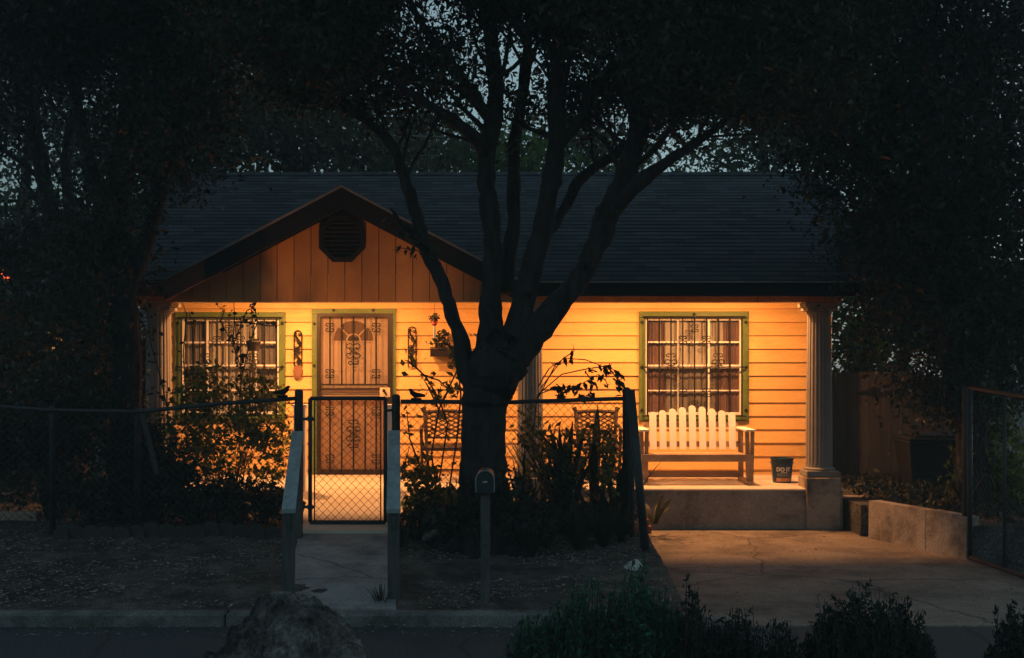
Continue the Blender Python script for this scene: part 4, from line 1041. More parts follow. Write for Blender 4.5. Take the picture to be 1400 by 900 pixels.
def neighbour():
    Y = 31; x0, x1 = -17, -11.3; r = thing('neighbour_house', 'dark neighbouring house with one lit orange window, seen between trees at far left', 'house', (-14, Y, .3))
    MB().box(x0, x1, Y, Y + 7, .2, 3.2).build('wall', M['neighbour'], r)
    MB().prism([(x0 - .4, 3.2), (x1 + .4, 3.2), ((x0 + x1) / 2, 5.0)], Y - .4, Y + 7.4).build('roof', M['shingle'], r)
    wx = X(87, Y); wz = Z(455, Y)
    w_ = MB(); w_.box(wx - .45, wx + .45, Y - .05, Y - .002, wz - .6, wz - .53); w_.box(wx - .45, wx + .45, Y - .05, Y - .002, wz + .53, wz + .6); w_.box(wx - .45, wx - .38, Y - .05, Y - .002, wz - .53, wz + .53); w_.box(wx + .38, wx + .45, Y - .05, Y - .002, wz - .53, wz + .53); w_.box(wx - .02, wx + .02, Y - .045, Y - .002, wz - .53, wz + .53)
    wi = w_.build('window', M['white'], r)
    MB().quad((wx - .38, Y - .01, wz - .53), (wx + .38, Y - .01, wz - .53), (wx + .38, Y - .01, wz + .53), (wx - .38, Y - .01, wz + .53)).build('pane', M['windowglow'], wi)
neighbour()
def redlamp():
    Y = 26; c = P(15, 377, Y); r = thing('red_lamp', 'glowing red lamp on a thin pole among the trees at the far left edge', 'lamp', (c.x, Y, .3))
    MB().tube([(c.x, Y, .25), (c.x, Y, c.z + .3)], .04, 8).build('pole', M['galv'], r)
    b = MB(); b.box(c.x - .17, c.x + .17, Y - .20, Y - .045, c.z - .22, c.z + .22, .02); b.build('housing', M['iron'], r)
    g = MB(); g.tube([(c.x, Y - .201, c.z), (c.x, Y - .23, c.z), (c.x, Y - .245, c.z)], [.14, .13, .06], 16); g.build('lens', M['redglow'], r)
redlamp()

# ------------------------------------------------------------------ TREES
def limb_tube(mb, pts, n=10, wob=.02, sub=4):
    """pts: (Vector, radius); smooth path with small kinks"""
    out = []; rs = []
    for i in range(len(pts) - 1):
        p0 = pts[max(i - 1, 0)][0]; p1, r1 = pts[i]; p2, r2 = pts[i + 1]; p3 = pts[min(i + 2, len(pts) - 1)][0]
        for k in range(sub + (1 if i == len(pts) - 2 else 0)):
            t = k / sub
            q = .5 * ((2 * p1) + (p2 - p0) * t + (2 * p0 - 5 * p1 + 4 * p2 - p3) * t * t + (3 * p1 - p0 - 3 * p2 + p3) * t ** 3)
            r = r1 + (r2 - r1) * t
            q = q + Vector((rnd.uniform(-1, 1), rnd.uniform(-1, 1), 0)) * wob * r * 3 * (0 if (i == 0 and k == 0) else 1)
            out.append(q); rs.append(r * rnd.uniform(.95, 1.06))
    mb.tube(out, rs, n)
    return out, rs
def grow(mb, p, d, L, r, depth, tips, spread=.6, upb=.15):
    """recursive side branching; tips collects twig points"""
    pts = [(p, r)]; q = p; dd = d
    k = 4
    for i in range(k):
        dd = (dd + Vector((rnd.uniform(-1, 1), rnd.uniform(-1, 1), rnd.uniform(-.7, 1) * .8 + upb)) * .26).normalized()
        q = q + dd * (L / k); pts.append((q, r * (1 - .6 * (i + 1) / k)))
    mb.tube([a for a, _ in pts], [b for _, b in pts], 5 if depth < 2 else 6, False)
    if depth <= 1:
        for a, _ in pts[1:]: tips.append(a)
    if depth == 0: return
    for j in range(rnd.choice((2, 3, 3))):
        i = rnd.randint(2, k)
        nd = (dd + Vector((rnd.uniform(-1, 1), rnd.uniform(-1, 1), rnd.uniform(-.6, .9) + upb)) * spread).normalized()
        grow(mb, pts[i][0], nd, L * rnd.uniform(.6, .8), max(.004, pts[i][1] * .7), depth - 1, tips, spread, upb)

# --- the big forked tree in front of the porch
def big_tree():
    TY = 11.25
    base = P(668, 745, TY); base.z = yardz(base.x, TY) - .05
    r = thing('forked_tree', 'large dark multi limbed tree standing in front of the porch', 'tree', base)
    px = lambda x, y, Y=TY: P(x, y, Y)
    W = lambda wpx, Y=TY: wpx / F * Y / 2
    tb = MB()
    limb_tube(tb, [(base, W(88)), (px(664, 712), W(74)), (px(662, 660), W(64)), (px(661, 600), W(60)), (px(664, 550), W(62)), (px(674, 515), W(74)), (px(683, 490), W(78)), (px(688, 470), W(60)), (px(690, 458), W(12))], 48, .02, 9)
    for a in (20, 75, 140, 200, 250, 310):      # root flare
        d = Vector((math.cos(R(a)), math.sin(R(a)), 0)); b0 = base + Vector((0, 0, .45))
        tb.tube([b0 + d * .09, base + d * .24 + Vector((0, 0, .15)), base + d * .46 + Vector((0, 0, .0))], [.14, .10, .04], 8)
    L = {}
    L['A'] = [(px(656, 560), W(44)), (px(640, 505), W(32)), (px(622, 440), W(25)), (px(603, 385), W(24)), (px(582, 338), W(23)), (px(566, 290), W(22)), (px(552, 240), W(20)), (px(533, 195), W(18)), (px(500, 165), W(15)), (px(462, 143), W(12)), (px(420, 120), W(8))]
    L['A2'] = [(px(590, 350), W(16)), (px(566, 322, 11.0), W(13)), (px(548, 300, 10.8), W(8)), (px(533, 285, 10.7), W(4))]
    L['B'] = [(px(672, 520), W(60)), (px(671, 450), W(44)), (px(673, 380), W(34)), (px(672, 310), W(32)), (px(665, 250), W(31)), (px(668, 200), W(30)), (px(678, 140), W(28)), (px(672, 60), W(24)), (px(660, -40), W(18)), (px(650, -160), W(10))]
    L['B2'] = [(px(670, 215), W(24)), (px(640, 180, 11.0), W(20)), (px(600, 152, 10.8), W(16)), (px(560, 125, 10.6), W(12)), (px(520, 100, 10.4), W(8))]
    L['B3'] = [(px(672, 165), W(22)), (px(640, 120, 11.5), W(20)), (px(612, 80, 11.7), W(16)), (px(575, 30, 11.9), W(12)), (px(540, -40, 12), W(8))]
    L['B4'] = [(px(690, 400, 11.5), W(26)), (px(702, 300, 11.6), W(24)), (px(702, 210, 11.7), W(22)), (px(716, 120, 11.8), W(18)), (px(725, 20, 12), W(14)), (px(740, -100, 12), W(8))]
    L['C'] = [(px(694, 500), W(56)), (px(712, 430), W(44)), (px(724, 370), W(39)), (px(742, 310), W(36)), (px(753, 250), W(34)), (px(762, 190), W(32)), (px(762, 130), W(30)), (px(764, 60), W(24)), (px(776, -30), W(18)), (px(790, -150), W(9))]
    L['C2'] = [(px(757, 205), W(24)), (px(782, 178), W(21)), (px(800, 150), W(19)), (px(812, 120), W(18)), (px(838, 98), W(15)), (px(870, 70), W(11)), (px(905, 20), W(8))]
    L['C3'] = [(px(745, 320), W(20)), (px(772, 285, 11.5), W(20)), (px(790, 250, 11.6), W(19)), (px(815, 226, 11.7), W(18)), (px(850, 208, 11.8), W(16)), (px(880, 180, 12), W(12))]
    L['D'] = [(px(670, 548), W(50)), (px(690, 515), W(56)), (px(716, 475), W(52)), (px(755, 425), W(44)), (px(788, 385), W(40)), (px(815, 335), W(39)), (px(832, 290), W(38)), (px(850, 250), W(36)), (px(866, 205), W(32)), (px(872, 160), W(28)), (px(868, 110), W(24)), (px(855, 50), W(18)), (px(850, -50), W(10))]
    L['D2'] = [(px(840, 285), W(28)), (px(868, 255, 11.1), W(25)), (px(897, 232, 11.0), W(22)), (px(930, 208, 10.9), W(18)), (px(968, 184, 10.8), W(13)), (px(1010, 150, 10.7), W(9)), (px(1060, 120, 10.6), W(6))]
    L['D3'] = [(px(868, 195), W(20)), (px(900, 130, 11.2), W(16)), (px(950, 80, 11.1), W(12)), (px(1010, 40, 11), W(9)), (px(1080, 10, 10.9), W(6))]
    tips = []; LW = .80
    for k, pts in L.items():
        out, rs = limb_tube(tb, [(a_, b_ * LW) for a_, b_ in pts], 20 if k in 'ABCD' else 11, .035, 7)
        m = len(out)
        for i in range(int(m * .55), m, 2):
            if out[i].z < 3.6: continue
            d = (out[i] - out[i - 1]).normalized()
            nd = (d * .5 + Vector((rnd.uniform(-1, 1), rnd.uniform(-1, 1), rnd.uniform(-.25, .9)))).normalized()
            grow(tb, out[i], nd, rnd.uniform(.6, 1.1), rs[i] * .35, 2, tips, .7, .1)
        tips.append(out[-1])
    for (bx_, by_, br_) in ((648, 600, .05), (672, 640, .05), (703, 500, .05), (676, 420, .035), (724, 400, .04), (800, 360, .035)):
        c_ = px(bx_, by_, TY - .16); tb.tube([c_ + Vector((0, .12, -br_)), c_ + Vector((0, .0, 0)), c_ + Vector((0, .10, br_))], [br_ * .6, br_, br_ * .5], 9)
    for i_, v_ in enumerate(tb.v):
        p_ = Vector(v_); q_ = Vector((p_.x, p_.y, p_.z * .35))
        o_ = mn.noise_vector(q_ * 3.1) * .030 + mn.noise_vector(q_ * 8) * .020 + mn.noise_vector(q_ * 19) * .011 if p_.z < 3.6 else mn.noise_vector(p_ * 5) * .018 + mn.noise_vector(p_ * 13) * .006
        tb.v[i_] = tuple(p_ + o_)
    tb.build('trunk', M['bark'], r, True)
    # crown: leaves gathered round the twigs, open where the sky shows
    gaps = [(618, 112, 52, 62), (560, 75, 30, 38), (590, 165, 42, 26), (704, 122, 26, 50), (738, 175, 22, 48), (812, 135, 30, 40), (860, 215, 40, 36), (830, 190, 36, 30), (965, 205, 34, 30), (905, 225, 38, 22), (535, 135, 28, 26), (640, 40, 40, 30), (805, 60, 24, 32), (500, 150, 24, 20), (760, 90, 14, 30)]
    cs = []; rr = []
    for t in tips:
        if t.z > 3.5: cs.append(t); rr.append(rnd.uniform(.16, .32))
    def gapdens(x, y):
        k = 1.0
        for gx, gy, ga, gb in gaps:
            d2 = ((x - gx) / ga) ** 2 + ((y - gy) / gb) ** 2
            d2 /= 2.7
            if d2 < 1.0: k *= .20
            elif d2 < 1.7: k *= .55
        return k
    for _ in range(1500):
        x = rnd.uniform(425, 1160); y = rnd.uniform(-220, 225)
        # lower outline of the crown
        low = 110 + 65 * math.sin((x - 430) / 230) ** 2 + (45 if 640 < x < 740 else 0) + (60 if x > 930 else 0)
        if y > low: continue
        if rnd.random() > gapdens(x, y): continue
        cs.append(P(x, y, TY + rnd.uniform(-1.5, 1.3))); rr.append(rnd.uniform(.12, .30))
    pts = clumps(cs, rr, 1050)
    # thin out over the openings
    xx = 700 + F * pts[:, 0] / pts[:, 1]; yy = HY - F * (pts[:, 2] - EYE) / pts[:, 1]
    keep = np.array([rnd.random() < max(.38, gapdens(a, b)) for a, b in zip(xx, yy)])
    leaf_cloud('crown', pts[keep], .058, .026, M['leaf_oak'], r, bias=(0, 0, -.5))
    # low twigs with leaves on the thin left limb, seen against the gable
    lt = MB(); cc = []
    for (x0, y0, x1, y1) in ((600, 345, 520, 300), (598, 355, 540, 338), (590, 330, 555, 318)):
        a, b = P(x0, y0, 11.1), P(x1, y1, 10.9); lt.tube([a, a.lerp(b, .5) + Vector((0, 0, .03)), b], [.008, .006, .003], 5)
        for k in range(16):
            t = rnd.uniform(.15, 1); q = a.lerp(b, t); cc.append((q.x + rnd.uniform(-.03, .03), q.y + rnd.uniform(-.05, .05), q.z + rnd.uniform(-.05, .03)))
    lt.build('low_twig', M['twig'], r); leaf_cloud('low_leaves', cc, .075, .03, M['leaf_oak'], r, bias=(-.6, 0, -.6))
    return r
big_tree()

def tree(name, label, px, Y, limbs, crown, n, L, m, low=None, group=None, gaps=(), trunkm='bark', twigs=True, bias=(0, 0, -.4), g=None, clear=None):
    """limbs: list of [(px,py,width_px)...]; crown: list of (px,py,rx,ry,ydepth)"""
    bx = X(px, Y); gz_ = yardz(bx, Y) if Y < 14.1 else .3
    r = thing(name, label, 'tree', (bx, Y, gz_ - .03), group)
    tb = MB(); tips = []
    for pts in limbs:
        ps = [(P(a, b, Y + (c3[0] if c3 else 0)), w_ / F * Y / 2) for a, b, w_, *c3 in pts]
        if ps[0][0].z < .9: ps[0][0].z = gz_ - .05
        out, rs = limb_tube(tb, ps, 10, .025)
        if twigs:
            for i in range(int(len(out) * .5), len(out), 2):
                if clear and 700 + F * out[i].x / out[i].y > 140 and HY - F * (out[i].z - EYE) / out[i].y > 170: continue
                nd = Vector((rnd.uniform(-1, 1), rnd.uniform(-1, 1), rnd.uniform(-.2, .9))).normalized()
                grow(tb, out[i], nd, rnd.uniform(.6, 1.2) * Y / 13, rs[i] * .4, 1, tips, .7, .1)
    tb.build('trunk', M[trunkm], r, True)
    cs = []; rr = []; tot = sum(a * b for _, _, a, b, _ in crown)
    for cx, cy_, a, b, dy in crown:
        c = P(cx, cy_, Y); ra, rb2 = a / F * Y, b / F * Y
        k = int(n * a * b / tot / 45)
        for p in ellipsoid_pts(c, (ra, dy, rb2), max(k, 4), .45):
            x = 700 + F * p[0] / p[1]; y = HY - F * (p[2] - EYE) / p[1]
            if clear and clear[0] < x < clear[2] and clear[1] < y < clear[3]: continue
            if any(((x - gx) / ga) ** 2 + ((y - gy) / gb) ** 2 < 1 and rnd.random() < .88 for gx, gy, ga, gb in gaps): continue
            cs.append(p); rr.append(rnd.uniform(.7, 1.3))
    rr = np.array(rr); out = []
    sc = .032 * Y
    for c, q in zip(cs, rr):
        out.append(rng.normal(size=(max(3, int(45 * q)), 3)) * np.array([.5, .5, .36]) * sc * q + c)
    pts = np.concatenate(out + ([np.array([list(t) for t in tips])] if tips else []))
    leaf_cloud('crown', pts, L, L * .48, M[m], r, bias=bias)
    return r
LG = [(30, 230, 34, 40), (85, 245, 24, 30), (55, 200, 26, 24), (95, 190, 22, 20), (165, 110, 28, 34), (182, 90, 20, 18), (195, 178, 14, 14), (110, 270, 22, 22), (50, 275, 22, 16), (20, 400, 16, 26)]
LG = [(a, b, c * .8, d * .8) for a, b, c, d in LG]
tree('dark_tree', 'dark broad tree with thick trunk standing just left of the porch column', 168, 12.9,
     [[(172, 720, 52), (170, 600, 42), (172, 500, 40), (166, 400, 38), (160, 300, 36), (170, 200, 32), (190, 90, 26), (200, -20, 18)], [(166, 420, 26), (200, 330, 22), (226, 240, 18), (262, 150, 14), (300, 70, 10)], [(162, 330, 24), (128, 250, 20), (108, 160, 16), (90, 60, 12)]],
     [(120, 20, 190, 95, 1.6), (300, 20, 160, 75, 1.5), (215, 190, 85, 120, 1.2), (210, -100, 260, 90, 2), (250, 110, 90, 60, 1.1), (120, 400, 45, 120, 1.0), (110, 560, 60, 60, .8), (150, 300, 40, 80, .8)], 100000, .062, 'leaf_dark', clear=(178, 255, 420, 620), gaps=LG + [(87, 455, 14, 24), (15, 377, 16, 16), (285, 130, 22, 18), (310, 85, 22, 18), (350, 85, 22, 20), (385, 90, 18, 26)])
tree('dark_tree', 'slender leaning dark tree left of the thick trunked tree', 85, 15.5,
     [[(112, 640, 26), (104, 520, 24), (88, 400, 23), (70, 300, 22), (52, 200, 19), (30, 90, 14), (10, 0, 8)], [(88, 400, 18), (96, 300, 16), (90, 220, 14), (104, 130, 10)]],
     [(30, 60, 130, 80, 1.6), (10, 350, 60, 40, 1.0), (85, 330, 60, 50, 1.0), (70, 470, 100, 80, 1.2), (20, 560, 90, 70, 1.2), (0, 170, 30, 60, 1)], 26000, .085, 'leaf_dark', gaps=LG + [(15, 377, 14, 14), (87, 455, 14, 22)])
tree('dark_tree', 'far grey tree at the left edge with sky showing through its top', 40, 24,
     [[(20, 560, 22), (24, 400, 20), (30, 300, 16), (40, 200, 12), (50, 120, 8)]],
     [(20, 180, 120, 140, 2.2), (110, 210, 90, 110, 2.0), (60, 340, 130, 70, 2.2), (190, 170, 70, 110, 2.0)], 14000, .13, 'leaf_bg', gaps=LG + [(15, 377, 14, 14), (87, 455, 12, 20), (88, 407, 6, 6)])
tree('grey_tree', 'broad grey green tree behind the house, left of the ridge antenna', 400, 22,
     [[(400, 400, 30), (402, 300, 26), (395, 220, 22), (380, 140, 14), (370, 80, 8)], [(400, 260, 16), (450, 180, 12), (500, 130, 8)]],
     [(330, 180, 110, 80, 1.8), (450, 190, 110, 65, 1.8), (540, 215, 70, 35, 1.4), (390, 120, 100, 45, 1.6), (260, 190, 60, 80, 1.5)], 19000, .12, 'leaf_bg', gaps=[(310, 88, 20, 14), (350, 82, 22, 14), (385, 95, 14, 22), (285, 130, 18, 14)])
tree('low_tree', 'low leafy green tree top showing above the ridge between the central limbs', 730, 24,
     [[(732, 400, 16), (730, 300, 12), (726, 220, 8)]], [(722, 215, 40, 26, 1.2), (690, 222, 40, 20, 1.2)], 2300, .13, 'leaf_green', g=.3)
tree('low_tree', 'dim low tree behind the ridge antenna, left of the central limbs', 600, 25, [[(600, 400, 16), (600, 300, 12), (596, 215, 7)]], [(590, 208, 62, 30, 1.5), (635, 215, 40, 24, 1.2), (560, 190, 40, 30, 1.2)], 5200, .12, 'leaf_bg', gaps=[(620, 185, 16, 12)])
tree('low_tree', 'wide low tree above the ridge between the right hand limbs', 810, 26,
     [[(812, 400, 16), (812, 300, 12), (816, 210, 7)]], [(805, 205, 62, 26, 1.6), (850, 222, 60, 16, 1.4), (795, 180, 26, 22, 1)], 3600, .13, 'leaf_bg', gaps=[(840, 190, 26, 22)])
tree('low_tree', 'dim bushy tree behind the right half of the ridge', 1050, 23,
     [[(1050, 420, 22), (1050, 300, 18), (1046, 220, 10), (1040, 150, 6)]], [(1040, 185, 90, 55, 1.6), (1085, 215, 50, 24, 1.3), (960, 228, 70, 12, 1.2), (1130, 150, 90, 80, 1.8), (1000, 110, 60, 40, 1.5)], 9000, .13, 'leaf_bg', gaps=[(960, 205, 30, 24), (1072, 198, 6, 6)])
tree('dark_tree', 'large black crowned tree overhanging the right end of the roof', 1325, 13.1,
     [[(1335, 660, 46), (1325, 560, 40), (1296, 450, 42), (1288, 340, 38), (1278, 220, 32), (1262, 100, 24), (1240, -20, 14)], [(1292, 400, 30), (1246, 320, 26), (1200, 240, 20), (1150, 170, 14), (1100, 120, 8)], [(1288, 330, 26), (1340, 240, 22), (1390, 140, 16)]],
     [(1250, 190, 165, 110, 2.0), (1130, 70, 120, 95, 1.8), (1330, 60, 150, 120, 2.0), (1190, -60, 220, 90, 2.2), (1010, 50, 80, 80, 1.3), (1215, 320, 60, 70, 1.2), (1340, 300, 110, 120, 1.8), (1250, 420, 60, 50, 1.0), (1370, 430, 80, 90, 1.4), (1215, 270, 42, 40, .9), (1268, 350, 48, 50, .8), (1300, 520, 70, 60, .8)], 120000, .066, 'leaf_dark', gaps=[(1275, 470, 26, 30)])
tree('dark_tree', 'thin dark tree behind the board fence at right', 1240, 19,
     [[(1232, 560, 16), (1236, 480, 14), (1243, 400, 12), (1250, 300, 9)]], [(1200, 440, 55, 70, 1.2), (1280, 420, 60, 80, 1.3), (1180, 350, 40, 80, 1.0), (1340, 450, 60, 90, 1.3)], 5200, .12, 'leaf_bg', gaps=[(1275, 475, 22, 24), (1240, 470, 12, 12)])
tree('ivy_tree', 'bright green leafed young tree at the right end of the roof', 1185, 17.5,
     [[(1190, 560, 10), (1188, 440, 9), (1186, 340, 7), (1180, 285, 4)]], [(1182, 300, 17, 28, .5), (1188, 350, 12, 40, .5), (1175, 440, 22, 40, .6), (1192, 480, 30, 30, .6)], 1500, .10, 'leaf_green')

# ------------------------------------------------------------------ shrubs and garden plants
def stems(mb, base, n, h, spread, r=.008):
    for _ in range(n):
        a = rnd.uniform(0, 6.283); q = Vector(base) + Vector((math.cos(a) * .06, math.sin(a) * .06, 0)); d = Vector((math.cos(a) * spread, math.sin(a) * spread, 0))
        mb.tube([q, q + d * .35 + Vector((0, 0, h * .5)), q + d + Vector((rnd.uniform(-.08, .08), 0, h * rnd.uniform(.8, 1)))], [r, r * .7, r * .3], 5, False)
def bush(name, label, base, lobes, n, L, W, m, h, cat='shrub', ns=14, clump=26, sc=.07, bias=(0, 0, -.1), group=None, shell=.55):
    r = thing(name, label, cat, base, group); s = MB(); stems(s, base, ns, h, h * .35); s.build('stems', M['twig'], r)
    tot = sum(a * b for _, a, _, b in lobes); out = []
    for c, a, dy, b in lobes:
        for p in ellipsoid_pts(c, (a, dy, b), max(5, int(n * a * b / tot / clump)), shell):
            out.append(p + rng.normal(size=(clump, 3)) * sc)
    pts = np.concatenate(out); g_ = base[2]
    pts = pts[pts[:, 2] > g_ + .01]
    leaf_cloud('foliage', pts, L, W, m, r, bias=bias); return r
def lob(px, py, Y, rx, ry, dy): return (P(px, py, Y), rx / F * Y, dy, ry / F * Y)
Yb = 12.75
bb_ = lambda px, Y: (X(px, Y), Y, yardz(X(px, Y), Y))
bush('flowering_bush', 'big leafy bush lit from behind in front of the left window', bb_(310, Yb),
     [lob(300, 610, Yb, 75, 60, .45), lob(350, 580, Yb, 45, 50, .35), lob(262, 570, Yb, 45, 50, .35), lob(375, 640, Yb, 22, 60, .3), lob(280, 525, 12.9, 36, 30, .25), lob(345, 540, 12.9, 40, 26, .25)], 4000, .058, .032, M['leaf_rose'], 1.15, clump=12, sc=.05, shell=.4)
bush('low_bush', 'dense dark low growth at the foot of the leafy bush', bb_(290, 12.4), [lob(300, 690, 12.4, 95, 34, .35), lob(230, 660, 12.4, 45, 45, .3), lob(375, 695, 12.3, 22, 26, .25)], 5200, .075, .03, M['leaf_dark'], .45)
bush('dark_shrub', 'dark shrub behind the fence between the left porch column and the thick trunk', bb_(190, 12.7), [lob(190, 620, 12.7, 50, 60, .4), lob(200, 690, 12.6, 55, 30, .35), lob(150, 690, 12.5, 55, 32, .35)], 4200, .08, .036, M['leaf_dark'], 1.0)
bush('dark_shrub', 'wide dark shrub behind the fence at the far left', bb_(70, 12.8), [lob(90, 610, 12.9, 70, 65, .5), lob(20, 610, 13.1, 70, 80, .5), lob(100, 680, 12.7, 60, 30, .4), lob(-60, 620, 13, 70, 80, .5)], 7000, .085, .038, M['leaf_dark'], 1.2)
# climbing vine with round leaves before the left window
def vine():
    Y = 13.2; b = P(300, 640, Y); b.z = yardz(b.x, Y)
    r = thing('climbing_vine', 'thin climbing vine with sparse leaves rising before the left window', 'vine', b)
    s = MB(); lv_ = []
    paths = [[(330, 640), (326, 560), (330, 510), (318, 470), (322, 440), (318, 412)], [(330, 520), (342, 470), (352, 440), (348, 414)], [(318, 470), (330, 440), (338, 425), (347, 420)], [(318, 470), (300, 440), (306, 424), (296, 418)], [(262, 640), (256, 560), (250, 480), (254, 430), (248, 412)], [(270, 600), (264, 520), (262, 450), (258, 425)], [(240, 640), (228, 560), (222, 520), (205, 470), (202, 430)], [(322, 440), (345, 442), (368, 446), (386, 444)], [(250, 560), (236, 548), (226, 556), (230, 522)]]
    for k, pa in enumerate(paths):
        pts = [P(x + rnd.uniform(-2, 2), y, Y - .25 * (k == 6) + rnd.uniform(-.05, .05)) for x, y in pa]
        s.tube(pts, [.007] * (len(pts) - 1) + [.003], 5)
        for _ in range(16 if k < 4 else 10):
            i = rnd.randrange(len(pts) - 1); q = pts[i].lerp(pts[i + 1], rnd.random()); lv_.append((q.x + rnd.uniform(-.04, .04), q.y + rnd.uniform(-.04, .04), q.z + rnd.uniform(-.04, .04)))
    for x, y in ((330, 487), (327, 500), (336, 493), (322, 478)):
        for _ in range(5): q = P(x + rnd.uniform(-5, 5), y + rnd.uniform(-4, 4), Y); lv_.append(tuple(q))
    s.build('stems', M['twig'], r); leaf_cloud('leaves', lv_, .052, .038, M['leaf_dark'], r)
vine()
# leafy shrub climbing right of the gate
def right_shrub():
    Y = 12.3; b = bb_(600, Y)
    r = thing('leafy_climber', 'open leafy climber between the gate and the big tree trunk', 'shrub', b)
    s = MB(); lv_ = []
    paths = [[(600, 700), (590, 620), (600, 560), (628, 500), (615, 475)], [(600, 660), (612, 580), (600, 545), (582, 515), (560, 495), (552, 492)], [(612, 680), (625, 600), (630, 540), (625, 490), (612, 470), (585, 470)], [(590, 690), (575, 640), (560, 600), (556, 560)], [(640, 700), (650, 560), (648, 480), (655, 465)], [(600, 560), (615, 530), (640, 535)], [(580, 680), (562, 655), (552, 640), (560, 610)], [(600, 560), (585, 528), (575, 512), (600, 520), (622, 540)]]
    for pa in paths:
        pts = [P(x, y, Y + rnd.uniform(-.15, .15)) for x, y in pa]; s.tube(pts, [.009] * (len(pts) - 1) + [.003], 5)
        for _ in range(34):
            i = rnd.randrange(len(pts) - 1); q = pts[i].lerp(pts[i + 1], rnd.random()); lv_.append((q.x + rnd.gauss(0, .05), q.y + rnd.uniform(-.08, .08), q.z + rnd.gauss(0, .05)))
    s.build('stems', M['twig'], r)
    low = np.concatenate([ellipsoid_pts(P(600, 690, Y), (.40, .3, .20), 900, .5), ellipsoid_pts(P(575, 650, Y), (.22, .25, .22), 220, .5)])
    low = low[low[:, 2] > b[2]]
    leaf_cloud('leaves', np.concatenate([np.array(lv_), low]), .07, .042, M['leaf_rose'], r)
right_shrub()
# strap leaved plants
def strap(px, py0, Y, n, L, W, label, spread=.55, name='strap_leaf_plant', m='blade', droop=.5, lean=0):
    b = P(px, py0, Y); b.z = max(yardz(b.x, Y), .0) if b.x < 1.3 else b.z
    r = thing(name, label, 'plant', b); mb = MB()
    for k in range(n):
        a = rnd.uniform(0, 6.283); s_ = rnd.uniform(.15, 1) * spread; l = L * rnd.uniform(.6, 1.1); w_ = W * rnd.uniform(.7, 1.2)
        d = Vector((math.cos(a), math.sin(a), 0)); side = Vector((-d.y, d.x, 0)); pr = None; q = Vector(b) + d * rnd.uniform(0, .05); th = math.atan2(1, s_ * 1.2)
        for i in range(9):
            t = i / 8; ww = w_ * (.55 + .9 * t) * (1 - t ** 3) * .5 + .0008
            c0, c1 = q - side * ww, q + side * ww
            if pr: mb.quad(pr[0], pr[1], c1, c0)
            pr = (c0, c1); th2 = th - droop * s_ * 3.0 * t * t
            q = q + (d * math.cos(th2) + Vector((lean * .3, 0, math.sin(th2)))) * (l / 8)
            q.z = max(q.z, b.z + .01)
    mb.build('leaves', M[m], r); return r
strap(770, 715, 12.2, 19, 1.15, .085, 'large dark strap leaved plant right of the trunk, before the porch chair', .5)
strap(812, 720, 12.6, 15, 1.25, .095, 'tallest strap leaved plant rising before the right hand rattan chair', .45)
strap(845, 722, 12.0, 12, .95, .08, 'strap leaved plant with drooping blades beside the leaning gate leaf', .7)
strap(740, 720, 12.8, 14, .95, .05, 'fine bladed dark plant directly right of the tree trunk', .5)
strap(715, 716, 12.0, 14, .8, .035, 'narrow bladed plant tucked against the tree trunk', .5)
strap(893, 716, 13.6, 9, .45, .07, 'small drooping strap leaved plant spilling on to the driveway by the porch face', .9)
ct = [0]
for px, Y, n, L in ((570, 11.6, 60, .32), (610, 11.5, 60, .34), (745, 11.3, 90, .42), (790, 11.2, 90, .45), (825, 11.3, 80, .45), (725, 10.9, 60, .32), (850, 11.5, 60, .4), (550, 11.3, 40, .28)):
    labs = ['spiky grass tuft closest to the right handrail board', 'grass tuft below the leafy climber, left of the mailbox', 'tall grass tuft just right of the trunk foot', 'largest spiky grass tuft under the strap leaved plants', 'spiky grass tuft between strap plants and the gate leaf', 'short grass tuft in front of the trunk foot, right side', 'spiky grass tuft at the foot of the leaning gate leaf', 'low grass tuft beside the near end of the right handrail']
    lab = [labs[0], labs[1], labs[2], labs[3], labs[4], labs[5], labs[6], labs[7]][ct[0]]; ct[0] += 1
    strap(px, 730, Y, n, L, .012, lab, .6, 'grass_tuft', 'blade', .35)
# dark ground cover beneath the strap plants
pts = np.concatenate([ellipsoid_pts(P(px, 706, Y), (.34, .3, .18), 800, .5) for px, Y in ((735, 12.1), (780, 12.0), (825, 12.1), (640, 12.3), (590, 12.2), (690, 12.4))])
pts = pts[pts[:, 2] > .24]
tag(leaf_cloud('ground_cover', pts, .065, .03, M['leaf_dark']), 'dark leafy ground cover under the plants along the right fence', 'ground cover', kind='stuff')
